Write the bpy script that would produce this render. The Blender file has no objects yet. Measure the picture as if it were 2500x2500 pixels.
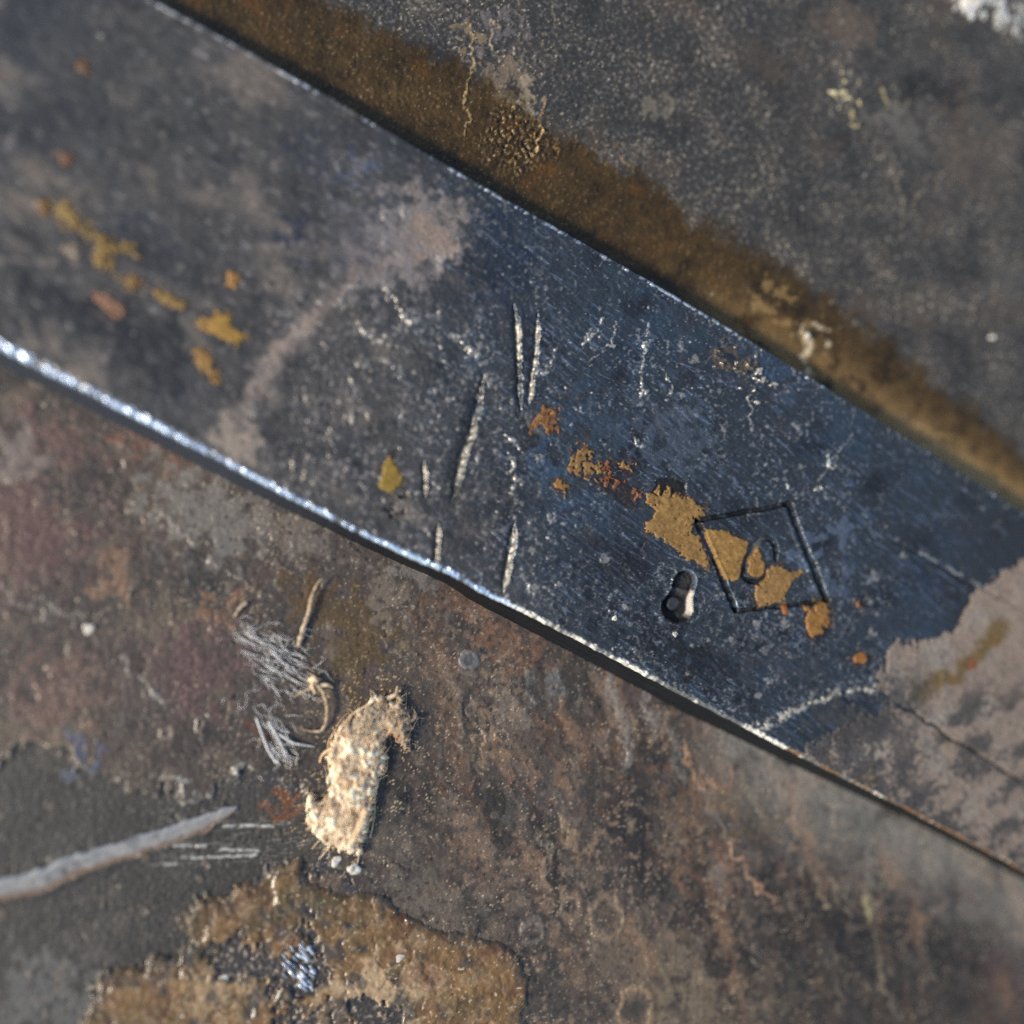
import bpy, bmesh, math, random
import numpy as np
from mathutils import Vector, Matrix, noise as mnoise

random.seed(7)
SC = bpy.context.scene
COL = SC.collection

# ------------------------------------------------------------------ camera
# 1 unit = 1000 photo pixels on the plate; x right, y up the picture, z up
TILT = math.radians(8.6)
DIST = 2.62
BAR_H = 0.066
cam_d = bpy.data.cameras.new("camera")
cam = bpy.data.objects.new("camera", cam_d)
COL.objects.link(cam)
cam.location = (-DIST * math.sin(TILT), 0, DIST * math.cos(TILT))
cam.rotation_euler = (0, -TILT, 0)
cam_d.sensor_width = 36
cam_d.lens = 36 * DIST / 2.5
cam_d.clip_start = 0.01
cam_d.clip_end = 100
cam_d.dof.use_dof = True
cam_d.dof.focus_distance = 2.602
cam_d.dof.aperture_fstop = cam_d.lens * 1e-3 / 0.31
SC.camera = cam

# ------------------------------------------------------------------ light
SUN_EL, SUN_AZ = math.radians(36.0), math.radians(259.0)
sdir = Vector((math.sin(SUN_AZ) * math.cos(SUN_EL), math.cos(SUN_AZ) * math.cos(SUN_EL), math.sin(SUN_EL)))
W = bpy.data.worlds.new("World")
SC.world = W
W.use_nodes = True
sky = W.node_tree.nodes.new("ShaderNodeTexSky")
sky.sky_type = 'NISHITA'
sky.sun_disc = False
sky.sun_elevation = SUN_EL
sky.sun_rotation = SUN_AZ
W.node_tree.links.new(sky.outputs[0], W.node_tree.nodes["Background"].inputs[0])
W.node_tree.nodes["Background"].inputs[1].default_value = 0.12
sun_d = bpy.data.lights.new("sun", 'SUN')
sun_d.energy = 2.5
sun_d.angle = math.radians(9.0)
sun_d.color = (1.0, 0.89, 0.73)
sun = bpy.data.objects.new("sun", sun_d)
sun.rotation_euler = sdir.to_track_quat('Z', 'Y').to_euler()
COL.objects.link(sun)
SC.view_settings.view_transform = 'Standard'
SC.view_settings.look = 'None'
SC.view_settings.exposure = 0.62
SC.view_settings.gamma = 1.0
SC.cycles.max_bounces = 6
SC.cycles.sample_clamp_indirect = 4.0

# ------------------------------------------------------------------ measuring
CT, ST = math.cos(TILT), math.sin(TILT)


def at(px, py, z):
    """photo point -> point on the level z (used once, to measure the things)"""
    px = np.asarray(px, float)
    py = np.asarray(py, float)
    dx, dy, dz = (px - 1250) / 1000 / DIST, (1250 - py) / 1000 / DIST, -1.0
    wx = dx * CT - dz * ST * 1.0
    wz = dx * ST + dz * CT
    # camera axes: right=(cos,0,sin), forward=(sin,0,-cos)
    t = (z - cam.location.z) / wz
    return cam.location.x + t * wx, dy * t


def onbar(pts):
    a = np.array(pts, float)
    return np.stack(at(a[:, 0], a[:, 1], BAR_H), 1)


def onplate(pts):
    a = np.array(pts, float)
    return np.stack(at(a[:, 0], a[:, 1], 0.0), 1)


def zoom(x0, y0, s, pts):
    return [(x0 + p[0] / s, y0 + p[1] / s) for p in pts]


# ------------------------------------------------------------------ noise
_rng = np.random.default_rng(11)
_ang = _rng.random((512, 512)) * 2 * np.pi
_GX, _GY = np.cos(_ang).astype(np.float32), np.sin(_ang).astype(np.float32)
_RND = _rng.random((512, 512)).astype(np.float32)


def perlin(x, y, seed=0):
    x = (x + 37.7 * seed + 91.3).astype(np.float32)
    y = (y + 17.3 * seed + 53.9).astype(np.float32)
    xi, yi = np.floor(x).astype(np.int32), np.floor(y).astype(np.int32)
    fx, fy = x - xi, y - yi
    u = fx * fx * fx * (fx * (fx * 6 - 15) + 10)
    v = fy * fy * fy * (fy * (fy * 6 - 15) + 10)
    x0, x1, y0, y1 = xi & 511, (xi + 1) & 511, yi & 511, (yi + 1) & 511
    a = _GX[y0, x0] * fx + _GY[y0, x0] * fy
    b = _GX[y0, x1] * (fx - 1) + _GY[y0, x1] * fy
    c = _GX[y1, x0] * fx + _GY[y1, x0] * (fy - 1)
    d = _GX[y1, x1] * (fx - 1) + _GY[y1, x1] * (fy - 1)
    return 1.41 * ((a + (b - a) * u) * (1 - v) + (c + (d - c) * u) * v)


def fbm(x, y, size, octs=4, seed=0, gain=0.5):
    """-1..1-ish, features of 'size' units"""
    f, amp, out, tot = 1.0 / size, 1.0, 0, 0
    for o in range(octs):
        out = out + amp * perlin(x * f, y * f, seed + 5 * o)
        tot += amp
        amp *= gain
        f *= 2.03
    return out / tot * 1.6


def ridge(x, y, size, octs=3, seed=0):
    f, amp, out, tot = 1.0 / size, 1.0, 0, 0
    for o in range(octs):
        out = out + amp * (1 - np.abs(perlin(x * f, y * f, seed + 7 * o)) * 2)
        tot += amp
        amp *= 0.55
        f *= 2.1
    return np.clip(out / tot, 0, 1)


def cells(x, y, size, seed=0):
    """distance to nearest and second nearest point, and an id value"""
    x, y = x / size + seed * 13.7 + 60, y / size + seed * 7.1 + 60
    xi, yi = np.floor(x).astype(np.int32), np.floor(y).astype(np.int32)
    d1 = np.full(x.shape, 9.0, np.float32)
    d2 = d1.copy()
    idv = np.zeros(x.shape, np.float32)
    for j in (-1, 0, 1):
        for i in (-1, 0, 1):
            cx, cy = xi + i, yi + j
            rx, ry = _RND[cy & 511, cx & 511], _RND[(cy + 101) & 511, (cx + 57) & 511]
            d = np.hypot(cx + rx - x, cy + ry - y).astype(np.float32)
            n = d < d1
            d2 = np.where(n, d1, np.minimum(d2, d))
            idv = np.where(n, _RND[(cy + 7) & 511, (cx + 211) & 511], idv)
            d1 = np.where(n, d, d1)
    return d1, d2, idv


def sst(a, b, x):
    t = np.clip((x - a) / (b - a), 0, 1)
    return t * t * (3 - 2 * t)


def rot(x, y, deg):
    c, s = math.cos(math.radians(deg)), math.sin(math.radians(deg))
    return x * c + y * s, -x * s + y * c


GAIN = 1.0


def rgb(r, g, b, k=None):
    """what the surface looks like in even light (8 bit) -> base colour"""
    v = np.array([r, g, b], float) / 255
    v = np.where(v <= 0.04045, v / 12.92, ((v + 0.055) / 1.055) ** 2.4)
    return (v * (GAIN if k is None else k)).astype(np.float32)


# ------------------------------------------------------------------ a painted, relieved surface
def speck(shape, seed, frac):
    return (np.random.default_rng(seed).random(shape) > 1 - frac).astype(np.float32)


class Surf:
    def __init__(self, X, Y):
        self.X, self.Y = X.astype(np.float32), Y.astype(np.float32)
        self.H = np.zeros_like(self.X)
        self.C = np.zeros(X.shape + (3,), np.float32)
        self.R = np.full(X.shape, 0.5, np.float32)
        self.M = np.zeros_like(self.X)
        self.jx = [fbm(self.X, self.Y, 0.05, 2, 301), fbm(self.X, self.Y, 0.014, 2, 303)]
        self.jy = [fbm(self.X, self.Y, 0.05, 2, 307), fbm(self.X, self.Y, 0.014, 2, 311)]

    def warped(self, a, b):
        return (self.X + a * self.jx[0] + b * self.jx[1], self.Y + a * self.jy[0] + b * self.jy[1])

    def poly(self, pts, a=0.0, b=0.0, pad=0.12):
        """signed distance to a closed outline, negative inside"""
        pts = np.asarray(pts, np.float32)
        x0, y0 = pts.min(0) - pad
        x1, y1 = pts.max(0) + pad
        sel = (self.X > x0) & (self.X < x1) & (self.Y > y0) & (self.Y < y1)
        out = np.full(self.X.shape, pad, np.float32)
        px = self.X[sel] + a * self.jx[0][sel] + b * self.jx[1][sel]
        py = self.Y[sel] + a * self.jy[0][sel] + b * self.jy[1][sel]
        d = np.full(px.shape, 9.0, np.float32)
        ins = np.zeros(px.shape, bool)
        n = len(pts)
        for i in range(n):
            ax, ay = pts[i]
            bx, by = pts[(i + 1) % n]
            ex, ey = bx - ax, by - ay
            t = np.clip(((px - ax) * ex + (py - ay) * ey) / (ex * ex + ey * ey + 1e-12), 0, 1)
            d = np.minimum(d, np.hypot(px - ax - t * ex, py - ay - t * ey))
            if ay != by:
                c = ((ay > py) != (by > py)) & (px < (bx - ax) * (py - ay) / (by - ay) + ax)
                ins ^= c
        out[sel] = np.where(ins, -d, d)
        return out

    def line(self, pts, a=0.0, b=0.0, pad=0.1):
        """distance to an open line, 0..1 along it, and which side (+ = left of its run)"""
        pts = np.asarray(pts, np.float32)
        x0, y0 = pts.min(0) - pad
        x1, y1 = pts.max(0) + pad
        sel = (self.X > x0) & (self.X < x1) & (self.Y > y0) & (self.Y < y1)
        D = np.full(self.X.shape, pad, np.float32)
        T = np.zeros_like(D)
        S = np.zeros_like(D)
        px = self.X[sel] + a * self.jx[0][sel] + b * self.jx[1][sel]
        py = self.Y[sel] + a * self.jy[0][sel] + b * self.jy[1][sel]
        seg = np.hypot(*(pts[1:] - pts[:-1]).T)
        acc = np.concatenate([[0], np.cumsum(seg)])
        d = np.full(px.shape, 9.0, np.float32)
        tt = np.zeros_like(d)
        ss = np.zeros_like(d)
        for i in range(len(pts) - 1):
            ax, ay = pts[i]
            ex, ey = pts[i + 1] - pts[i]
            t = np.clip(((px - ax) * ex + (py - ay) * ey) / (ex * ex + ey * ey + 1e-12), 0, 1)
            dd = np.hypot(px - ax - t * ex, py - ay - t * ey)
            n = dd < d
            d = np.where(n, dd, d)
            tt = np.where(n, (acc[i] + t * seg[i]) / acc[-1], tt)
            ss = np.where(n, (ex * (py - ay) - ey * (px - ax)) / (seg[i] + 1e-9), ss)
        D[sel], T[sel], S[sel] = d, tt, ss
        return D, T, S

    def blob(self, c, rx, ry=None, deg=0, a=0.0, b=0.0):
        """1 at the centre, 0 at the rim, negative beyond"""
        ry = rx if ry is None else ry
        x, y = self.warped(a, b)
        u, v = rot(x - c[0], y - c[1], deg)
        return 1 - np.hypot(u / rx, v / ry)

    def mix(self, m, col, rough=None, metal=None):
        m = np.clip(m, 0, 1).astype(np.float32)
        self.C += (np.asarray(col, np.float32) - self.C) * m[..., None]
        if rough is not None:
            self.R += (rough - self.R) * m
        if metal is not None:
            self.M += (metal - self.M) * m


# ------------------------------------------------------------------ meshes
def build(name, co, faces, mat, parent=None, color=None, surf=None):
    """one mesh object out of arrays; color / surf go to point attributes"""
    me = bpy.data.meshes.new(name)
    nv, nf = len(co), len(faces)
    me.vertices.add(nv)
    me.vertices.foreach_set("co", np.ascontiguousarray(co, np.float32).ravel())
    k = faces.shape[1]
    me.loops.add(nf * k)
    me.loops.foreach_set("vertex_index", np.ascontiguousarray(faces, np.int32).ravel())
    me.polygons.add(nf)
    me.polygons.foreach_set("loop_start", np.arange(0, nf * k, k, dtype=np.int32))
    me.update(calc_edges=True)
    for nm, arr in (("surface_color", color), ("surface_kind", surf)):
        if arr is not None:
            at_ = me.attributes.new(nm, 'FLOAT_COLOR', 'POINT')
            a4 = np.ones((nv, 4), np.float32)
            a4[:, :3] = arr
            at_.data.foreach_set("color", a4.ravel())
    me.shade_smooth()
    me.materials.append(mat)
    o = bpy.data.objects.new(name, me)
    COL.objects.link(o)
    if parent:
        o.parent = parent
    return o


def grid_faces(shape, keep=None):
    r, c = shape
    idx = np.arange(r * c, dtype=np.int32).reshape(r, c)
    q = np.stack([idx[:-1, :-1], idx[:-1, 1:], idx[1:, 1:], idx[1:, :-1]], -1)
    return q[keep] if keep is not None else q.reshape(-1, 4)


def compact(co, faces, *arrs):
    u, inv = np.unique(faces, return_inverse=True)
    return (co[u], inv.reshape(faces.shape).astype(np.int32)) + tuple(None if a is None else a[u] for a in arrs)


def tag(o, label=None, cat=None, group=None, kind=None):
    if label:
        o["label"] = label
    if cat:
        o["category"] = cat
    if group:
        o["group"] = group
    if kind:
        o["kind"] = kind
    return o


def thing(name, label, cat, loc=(0, 0, 0), group=None):
    o = bpy.data.objects.new(name, None)
    o.empty_display_size = 0.1
    o.location = loc
    COL.objects.link(o)
    return tag(o, label, cat, group)


# ------------------------------------------------------------------ materials
def surface_material(name, grain=420.0, grain_amt=0.35, bump=0.25, bump_d=0.0012, coat=0.0, spec=0.5):
    m = bpy.data.materials.new(name)
    m.use_nodes = True
    nt = m.node_tree
    N, L = nt.nodes, nt.links
    b = N["Principled BSDF"]
    ac = N.new("ShaderNodeAttribute")
    ac.attribute_name = "surface_color"
    ak = N.new("ShaderNodeAttribute")
    ak.attribute_name = "surface_kind"
    sp = N.new("ShaderNodeSeparateColor")
    L.new(ak.outputs["Color"], sp.inputs[0])
    tc = N.new("ShaderNodeTexCoord")
    n1 = N.new("ShaderNodeTexNoise")
    n1.inputs["Scale"].default_value = grain
    n1.inputs["Detail"].default_value = 4
    n1.inputs["Roughness"].default_value = 0.65
    L.new(tc.outputs["Object"], n1.inputs["Vector"])
    mr = N.new("ShaderNodeMapRange")
    mr.inputs[1].default_value, mr.inputs[2].default_value = 0.3, 0.7
    mr.inputs[3].default_value, mr.inputs[4].default_value = 1 - grain_amt, 1 + grain_amt
    L.new(n1.outputs["Fac"], mr.inputs[0])
    mx = N.new("ShaderNodeMix")
    mx.data_type = 'RGBA'
    mx.blend_type = 'MULTIPLY'
    mx.inputs[0].default_value = 1.0
    L.new(ac.outputs["Color"], mx.inputs[6])
    L.new(mr.outputs[0], mx.inputs[7])
    L.new(mx.outputs[2], b.inputs["Base Color"])
    L.new(sp.outputs[1], b.inputs["Metallic"])
    rr = N.new("ShaderNodeMath")
    rr.operation = 'MULTIPLY_ADD'
    rr.inputs[1].default_value = 0.25
    L.new(n1.outputs["Fac"], rr.inputs[0])
    su = N.new("ShaderNodeMath")
    su.operation = 'SUBTRACT'
    su.inputs[1].default_value = 0.125
    L.new(sp.outputs[0], su.inputs[0])
    L.new(su.outputs[0], rr.inputs[2])
    L.new(rr.outputs[0], b.inputs["Roughness"])
    n2 = N.new("ShaderNodeTexNoise")
    n2.inputs["Scale"].default_value = grain * 0.7
    n2.inputs["Detail"].default_value = 3
    L.new(tc.outputs["Object"], n2.inputs["Vector"])
    bp = N.new("ShaderNodeBump")
    bp.inputs["Strength"].default_value = bump
    bp.inputs["Distance"].default_value = bump_d
    L.new(n2.outputs["Fac"], bp.inputs["Height"])
    L.new(bp.outputs[0], b.inputs["Normal"])
    b.inputs["Specular IOR Level"].default_value = spec
    if coat:
        b.inputs["Coat Weight"].default_value = coat
        b.inputs["Coat Roughness"].default_value = 0.25
    return m


def plain_material(name, c1, c2, scale, rough=0.8, bump=0.3, bump_d=0.002, trans=0.0):
    m = bpy.data.materials.new(name)
    m.use_nodes = True
    nt = m.node_tree
    N, L = nt.nodes, nt.links
    b = N["Principled BSDF"]
    tc = N.new("ShaderNodeTexCoord")
    n1 = N.new("ShaderNodeTexNoise")
    n1.inputs["Scale"].default_value = scale
    n1.inputs["Detail"].default_value = 5
    L.new(tc.outputs["Object"], n1.inputs["Vector"])
    cr = N.new("ShaderNodeValToRGB")
    cr.color_ramp.elements[0].position = 0.36
    cr.color_ramp.elements[0].color = tuple(c1) + (1,)
    cr.color_ramp.elements[1].position = 0.64
    cr.color_ramp.elements[1].color = tuple(c2) + (1,)
    L.new(n1.outputs["Fac"], cr.inputs[0])
    L.new(cr.outputs[0], b.inputs["Base Color"])
    b.inputs["Roughness"].default_value = rough
    bp = N.new("ShaderNodeBump")
    bp.inputs["Strength"].default_value = bump
    bp.inputs["Distance"].default_value = bump_d
    L.new(n1.outputs["Fac"], bp.inputs["Height"])
    L.new(bp.outputs[0], b.inputs["Normal"])
    if trans:
        b.inputs["Subsurface Weight"].default_value = trans
        b.inputs["Subsurface Radius"].default_value = (0.02, 0.015, 0.01)
    return m


M_BAR = surface_material("blued_steel", 300, 0.30, 0.34, 0.0012)
M_MARK = surface_material("stamped_steel", 300, 0.30, 0.35, 0.0014)
M_PAINT = surface_material("ochre_paint", 330, 0.22, 0.25, 0.0010, spec=0.35)
M_CRUST = surface_material("pink_grey_crust", 260, 0.22, 0.25, 0.0010, spec=0.3)
M_PLATE = surface_material("patinated_plate", 300, 0.36, 0.42, 0.0012)
M_VARN = surface_material("amber_varnish", 240, 0.22, 0.15, 0.0010, coat=0.35)
M_SCORE = surface_material("bare_scored_metal", 260, 0.25, 0.35, 0.0014)

# ------------------------------------------------------------------ the bar's plan
low_px = [(-700, 482), (-300, 690), (0, 843), (251, 972), (503, 1103), (700, 1208), (900, 1311), (1020, 1366), (1075, 1388),
          (1110, 1403), (1173, 1442), (1266, 1486), (1452, 1581), (1700, 1711), (1926, 1829), (2066, 1899),
          (2206, 1969), (2392, 2066), (2500, 2122), (2900, 2330), (3500, 2642)]
upp_px = [(-500, -480), (0, -205), (380, 4), (590, 117), (800, 235), (986, 343), (1155, 441), (1430, 597), (1600, 694),
          (1760, 789), (1900, 873), (2066, 977), (2250, 1092), (2400, 1188), (2490, 1247), (2900, 1512), (3500, 1900)]
LOW, UPP = onbar(low_px), onbar(upp_px)
e_u = np.array(LOW[-3]) - np.array(LOW[2])
e_u /= np.hypot(*e_u)
e_v = np.array([-e_u[1], e_u[0]])


def uv(x, y):
    return x * e_u[0] + y * e_u[1], x * e_v[0] + y * e_v[1]


lu, lv = uv(LOW[:, 0], LOW[:, 1])
uu, uvv = uv(UPP[:, 0], UPP[:, 1])
vlow = lambda u: np.interp(u, lu, lv)
vupp = lambda u: np.interp(u, uu, uvv)

# ------------------------------------------------------------------ scattering helper: short marks
def marks(S, n, inside, deg, spread, length, width, fn, seed):
    """many short straight marks; fn(sel, profile 0..1) paints each"""
    rg = np.random.default_rng(seed)
    (x0, y0, x1, y1) = inside
    X, Y = S.X, S.Y
    acc = np.zeros_like(X)
    flatX = S.rowx if hasattr(S, "rowx") else None
    for k in range(n):
        cx, cy = rg.uniform(x0, x1), rg.uniform(y0, y1)
        a = math.radians(deg + rg.normal() * spread)
        l = rg.uniform(*length) / 2
        w = rg.uniform(*width)
        sl = S.near(cx, cy, l + w)
        if sl is None:
            continue
        dx, dy = X[sl] - cx, Y[sl] - cy
        t = np.abs(dx * math.cos(a) + dy * math.sin(a)) / l
        s = np.abs(-dx * math.sin(a) + dy * math.cos(a)) / w
        p = np.clip(1 - s, 0, 1) * np.clip(1.2 - t, 0, 1) * rg.uniform(0.4, 1)
        acc[sl] = np.maximum(acc[sl], p)
    return acc


def dots(S, n, inside, rad, seed, density=None):
    """many small round spots: profile (1 centre -> 0 rim -> negative) and a random value per spot"""
    rg = np.random.default_rng(seed)
    (x0, y0, x1, y1) = inside
    P = np.full(S.X.shape, -1.0, np.float32)
    V = np.zeros_like(P)
    for k in range(n):
        cx, cy = rg.uniform(x0, x1), rg.uniform(y0, y1)
        r = rad[0] + (rad[1] - rad[0]) * rg.random() ** 2.5
        sl = S.near(cx, cy, r * 1.8)
        if sl is None:
            continue
        e, a = rg.uniform(0.6, 1.0), rg.uniform(0, 3.14)
        dx, dy = S.X[sl] - cx, S.Y[sl] - cy
        u, v = dx * math.cos(a) + dy * math.sin(a), -dx * math.sin(a) + dy * math.cos(a)
        p = 1 - np.hypot(u, v / e) / r
        b = p > P[sl]
        P[sl] = np.where(b, p, P[sl])
        V[sl] = np.where(b, rg.random(), V[sl])
    return P, V


# ------------------------------------------------------------------ THE PLATE UNDERNEATH
def spaced(lo, hi, step, far):
    mid = np.arange(lo, hi + step, step)
    out, s, p = [], step * 2, hi + step
    while p < far:
        p += s
        s *= 1.6
        out.append(p)
    inn, s, p = [], step * 2, lo
    while p > -far:
        p -= s
        s *= 1.6
        inn.append(p)
    return np.array(inn[::-1] + list(mid) + out)


PXL = float(at(0, 1250, 0)[0]) - 0.02
PXR = float(at(2500, 1250, 0)[0]) + 0.02
PYT = float(at(2500, 0, 0)[1]) + 0.02
xs, ys = spaced(PXL, PXR, 0.0030, 4.0), spaced(-PYT, PYT, 0.0030, 4.0)
GX, GY = np.meshgrid(xs, ys)
P = Surf(GX, GY)


def near_plate(cx, cy, r):
    a, b = np.searchsorted(xs, [cx - r, cx + r])
    c, d = np.searchsorted(ys, [cy - r, cy + r])
    return (slice(c, d), slice(a, b)) if b > a and d > c else None


P.near = near_plate
X, Y = P.X, P.Y
pu, pv = uv(X, Y)
d_up = pv - vupp(pu)            # + beyond the bar's upper edge
d_low = vlow(pu) - pv           # + beyond its lower edge
UPS = pv > (vlow(pu) + vupp(pu)) / 2
up = UPS.astype(np.float32)
lo_ = 1 - up

# ---- ground tone
n1, n2, n3 = fbm(X, Y, 0.34, 4, 1), fbm(X, Y, 0.11, 4, 2), fbm(X, Y, 0.035, 3, 3)
n4, n5 = fbm(X, Y, 0.012, 3, 4), fbm(X, Y, 0.0075, 2, 5)
P.C[:] = rgb(66, 64, 62)
P.R[:] = 0.36
P.M[:] = 0.15
P.mix(sst(-0.1, 0.7, n1), rgb(74, 70, 67))
P.mix(0.7 * sst(0.1, 0.7, n2), rgb(82, 75, 68))
P.mix(0.6 * sst(0.1, 0.8, -n2 - 0.3 * n3), rgb(50, 48, 46))
P.H += 0.0013 * n3 + 0.0007 * n4 + 0.0005 * n5

# ---- upper plate: fine grey speckle
wx, wy = rot(X, Y, -35)
spk = fbm(wx * 0.75, wy, 0.0085, 2, 21)
spk2 = fbm(X, Y, 0.02, 3, 22)
m = up * sst(0.12, 0.75, spk + 0.35 * n2 + 0.2 * spk2)
P.mix(0.75 * m, rgb(112, 108, 103))
P.H += 0.0016 * m
m = up * sst(0.35, 0.9, -spk + 0.3 * spk2)
P.mix(0.75 * m, rgb(40, 39, 38))
P.mix(up * 0.5 * sst(0.25, 0.8, fbm(X, Y, 0.19, 3, 23)), rgb(88, 77, 68))
m = up * sst(0.62, 0.95, fbm(X, Y, 0.013, 2, 24) + 0.25 * n2)
P.mix(0.8 * m, rgb(160, 152, 140))
P.H += 0.002 * m


def pb(px, py, rx, ry, deg, col, amt, a=0.05, b=0.02, lo=0.0, hi=0.5, rough=None, nz=0.35):
    c = onplate([(px, py)])[0]
    k = P.blob(c, rx / 1000, ry / 1000, deg, a, b)
    m = amt * sst(lo, hi, k + nz * n3 * (k > -0.6))
    P.mix(m, rgb(*col), rough)
    return m


pb(2080, 60, 90, 70, 0, (98, 86, 76), 0.6)
pb(2330, 400, 70, 60, 0, (104, 92, 82), 0.45)
pb(2420, 380, 110, 160, 0, (92, 84, 76), 0.45)
pb(2200, 310, 90, 60, -30, (106, 103, 99), 0.5)
pb(1620, 270, 50, 40, -30, (120, 112, 100), 0.6)
pb(1880, 160, 120, 60, -30, (80, 72, 64), 0.6)
pb(1900, 230, 150, 60, -40, (54, 52, 51), 0.5)
pb(2280, 220, 130, 28, -8, (44, 43, 43), 0.7)
pb(2470, 680, 60, 60, -8, (84, 82, 80), 0.6)
pb(1430, 190, 60, 70, -8, (56, 56, 57), 0.5)
pb(1240, 190, 50, 55, -8, (118, 104, 90), 0.8, nz=0.9)
pb(1275, 225, 40, 30, -8, (140, 128, 112), 0.8, nz=0.9)
pb(1150, 110, 18, 60, -8, (140, 122, 98), 0.6, nz=0.9)
pb(1220, 60, 60, 30, 30, (112, 104, 104), 0.6, nz=0.9)
pb(2060, 225, 22, 16, 0, (220, 205, 165), 0.9, nz=0.6)
pb(2165, 225, 30, 14, 60, (175, 160, 120), 0.7, nz=0.8)
pb(2085, 285, 10, 16, 0, (220, 200, 150), 0.9, nz=0.6)
pb(2170, 270, 26, 22, 0, (130, 122, 100), 0.6, nz=0.8)
crust_w = pb(2390, 10, 70, 36, -15, (190, 190, 192), 0.85, nz=0.9)
crust_w += pb(2475, 45, 75, 30, -40, (165, 165, 165), 0.75, nz=0.9)
P.H += 0.012 * np.clip(crust_w, 0, 1)

# ---- brown stain along the bar's upper edge, with the bar's soft shade painted in
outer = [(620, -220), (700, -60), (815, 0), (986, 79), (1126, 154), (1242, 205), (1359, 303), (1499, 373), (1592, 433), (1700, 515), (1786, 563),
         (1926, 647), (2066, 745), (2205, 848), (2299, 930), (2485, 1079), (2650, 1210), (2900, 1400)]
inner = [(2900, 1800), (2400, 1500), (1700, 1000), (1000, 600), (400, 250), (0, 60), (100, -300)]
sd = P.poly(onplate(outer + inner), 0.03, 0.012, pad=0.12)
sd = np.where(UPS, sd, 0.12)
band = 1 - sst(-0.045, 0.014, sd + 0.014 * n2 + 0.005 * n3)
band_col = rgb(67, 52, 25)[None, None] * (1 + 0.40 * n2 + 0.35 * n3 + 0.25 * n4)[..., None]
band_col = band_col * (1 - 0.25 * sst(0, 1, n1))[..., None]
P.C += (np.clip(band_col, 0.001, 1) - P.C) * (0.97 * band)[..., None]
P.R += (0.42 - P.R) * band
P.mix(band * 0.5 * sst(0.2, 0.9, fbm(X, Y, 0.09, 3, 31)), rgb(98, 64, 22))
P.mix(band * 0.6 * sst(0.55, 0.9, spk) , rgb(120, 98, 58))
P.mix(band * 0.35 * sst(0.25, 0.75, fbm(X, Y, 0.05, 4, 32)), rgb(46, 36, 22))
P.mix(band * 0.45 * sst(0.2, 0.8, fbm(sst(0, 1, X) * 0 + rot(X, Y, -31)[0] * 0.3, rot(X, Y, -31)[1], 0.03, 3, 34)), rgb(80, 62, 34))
# wrinkled place in the band, gold glints put into its colour
c = onplate([(1270, 335)])[0]
k = P.blob(c, 0.12, 0.105, -30, 0.03, 0.01)
wr = sst(0, 0.4, k) * band
d1, d2, idv = cells(X, Y, 0.011, 3)
P.H += 0.0030 * wr * (1 - sst(0.0, 0.6, d1)) + 0.004 * wr * n4 + 0.003 * wr * n5
P.mix(wr * 0.7 * sst(0.1, 0.7, n4 + 0.5 * n5 + 0.3 * n2), rgb(128, 104, 52), 0.36)
# tan dust lodged against the bar
d_vis = d_up
dust = band * sst(0.17, 0.0, d_vis + 0.03 * n2) * sst(1600, 1950, 1250 + X * 1000 + 60 * n2) * sst(-0.35, 0.35, n2 + 0.6 * n3 + 0.25)
P.mix(0.75 * dust, rgb(140, 114, 76), 0.8)
dust2 = band * sst(0.10, 0.0, d_vis + 0.02 * n2) * sst(2150, 2330, 1250 + X * 1000) * sst(-0.5, 0.2, n2 + 0.3)
P.mix(0.9 * dust2, rgb(168, 144, 108), 0.8)
pb(1968, 850, 26, 60, -20, (190, 175, 150), 0.85, nz=1.0)
pb(1890, 740, 60, 30, -30, (150, 125, 85), 0.5, nz=1.0)
for pts, w, col in (
        ([(1150, 60), (1165, 130), (1142, 190), (1135, 250), (1144, 295), (1140, 330)], 5, (170, 145, 105)),
        ([(1210, 40), (1195, 90), (1215, 150)], 5, (150, 135, 115)),
        ([(1330, 245), (1320, 290), (1325, 330), (1300, 400)], 5, (175, 145, 105)),
        ([(1505, 355), (1520, 390), (1550, 415)], 4, (130, 105, 75)),
        ([(1355, 340), (1362, 380)], 4, (120, 90, 50)),
        ([(2330, 410), (2270, 430), (2200, 560), (2205, 530)], 4, (120, 108, 92)),
        ([(2180, 400), (2195, 460), (2205, 520)], 5, (130, 118, 100))):
    D, T, S = P.line(onplate(pts), 0.012, 0.006)
    m = (1 - sst(0, w / 1000, D)) * sst(-0.5, 0.3, n4 + 0.25)
    P.mix(0.8 * m, rgb(*col))
    P.H += 0.004 * m

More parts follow.
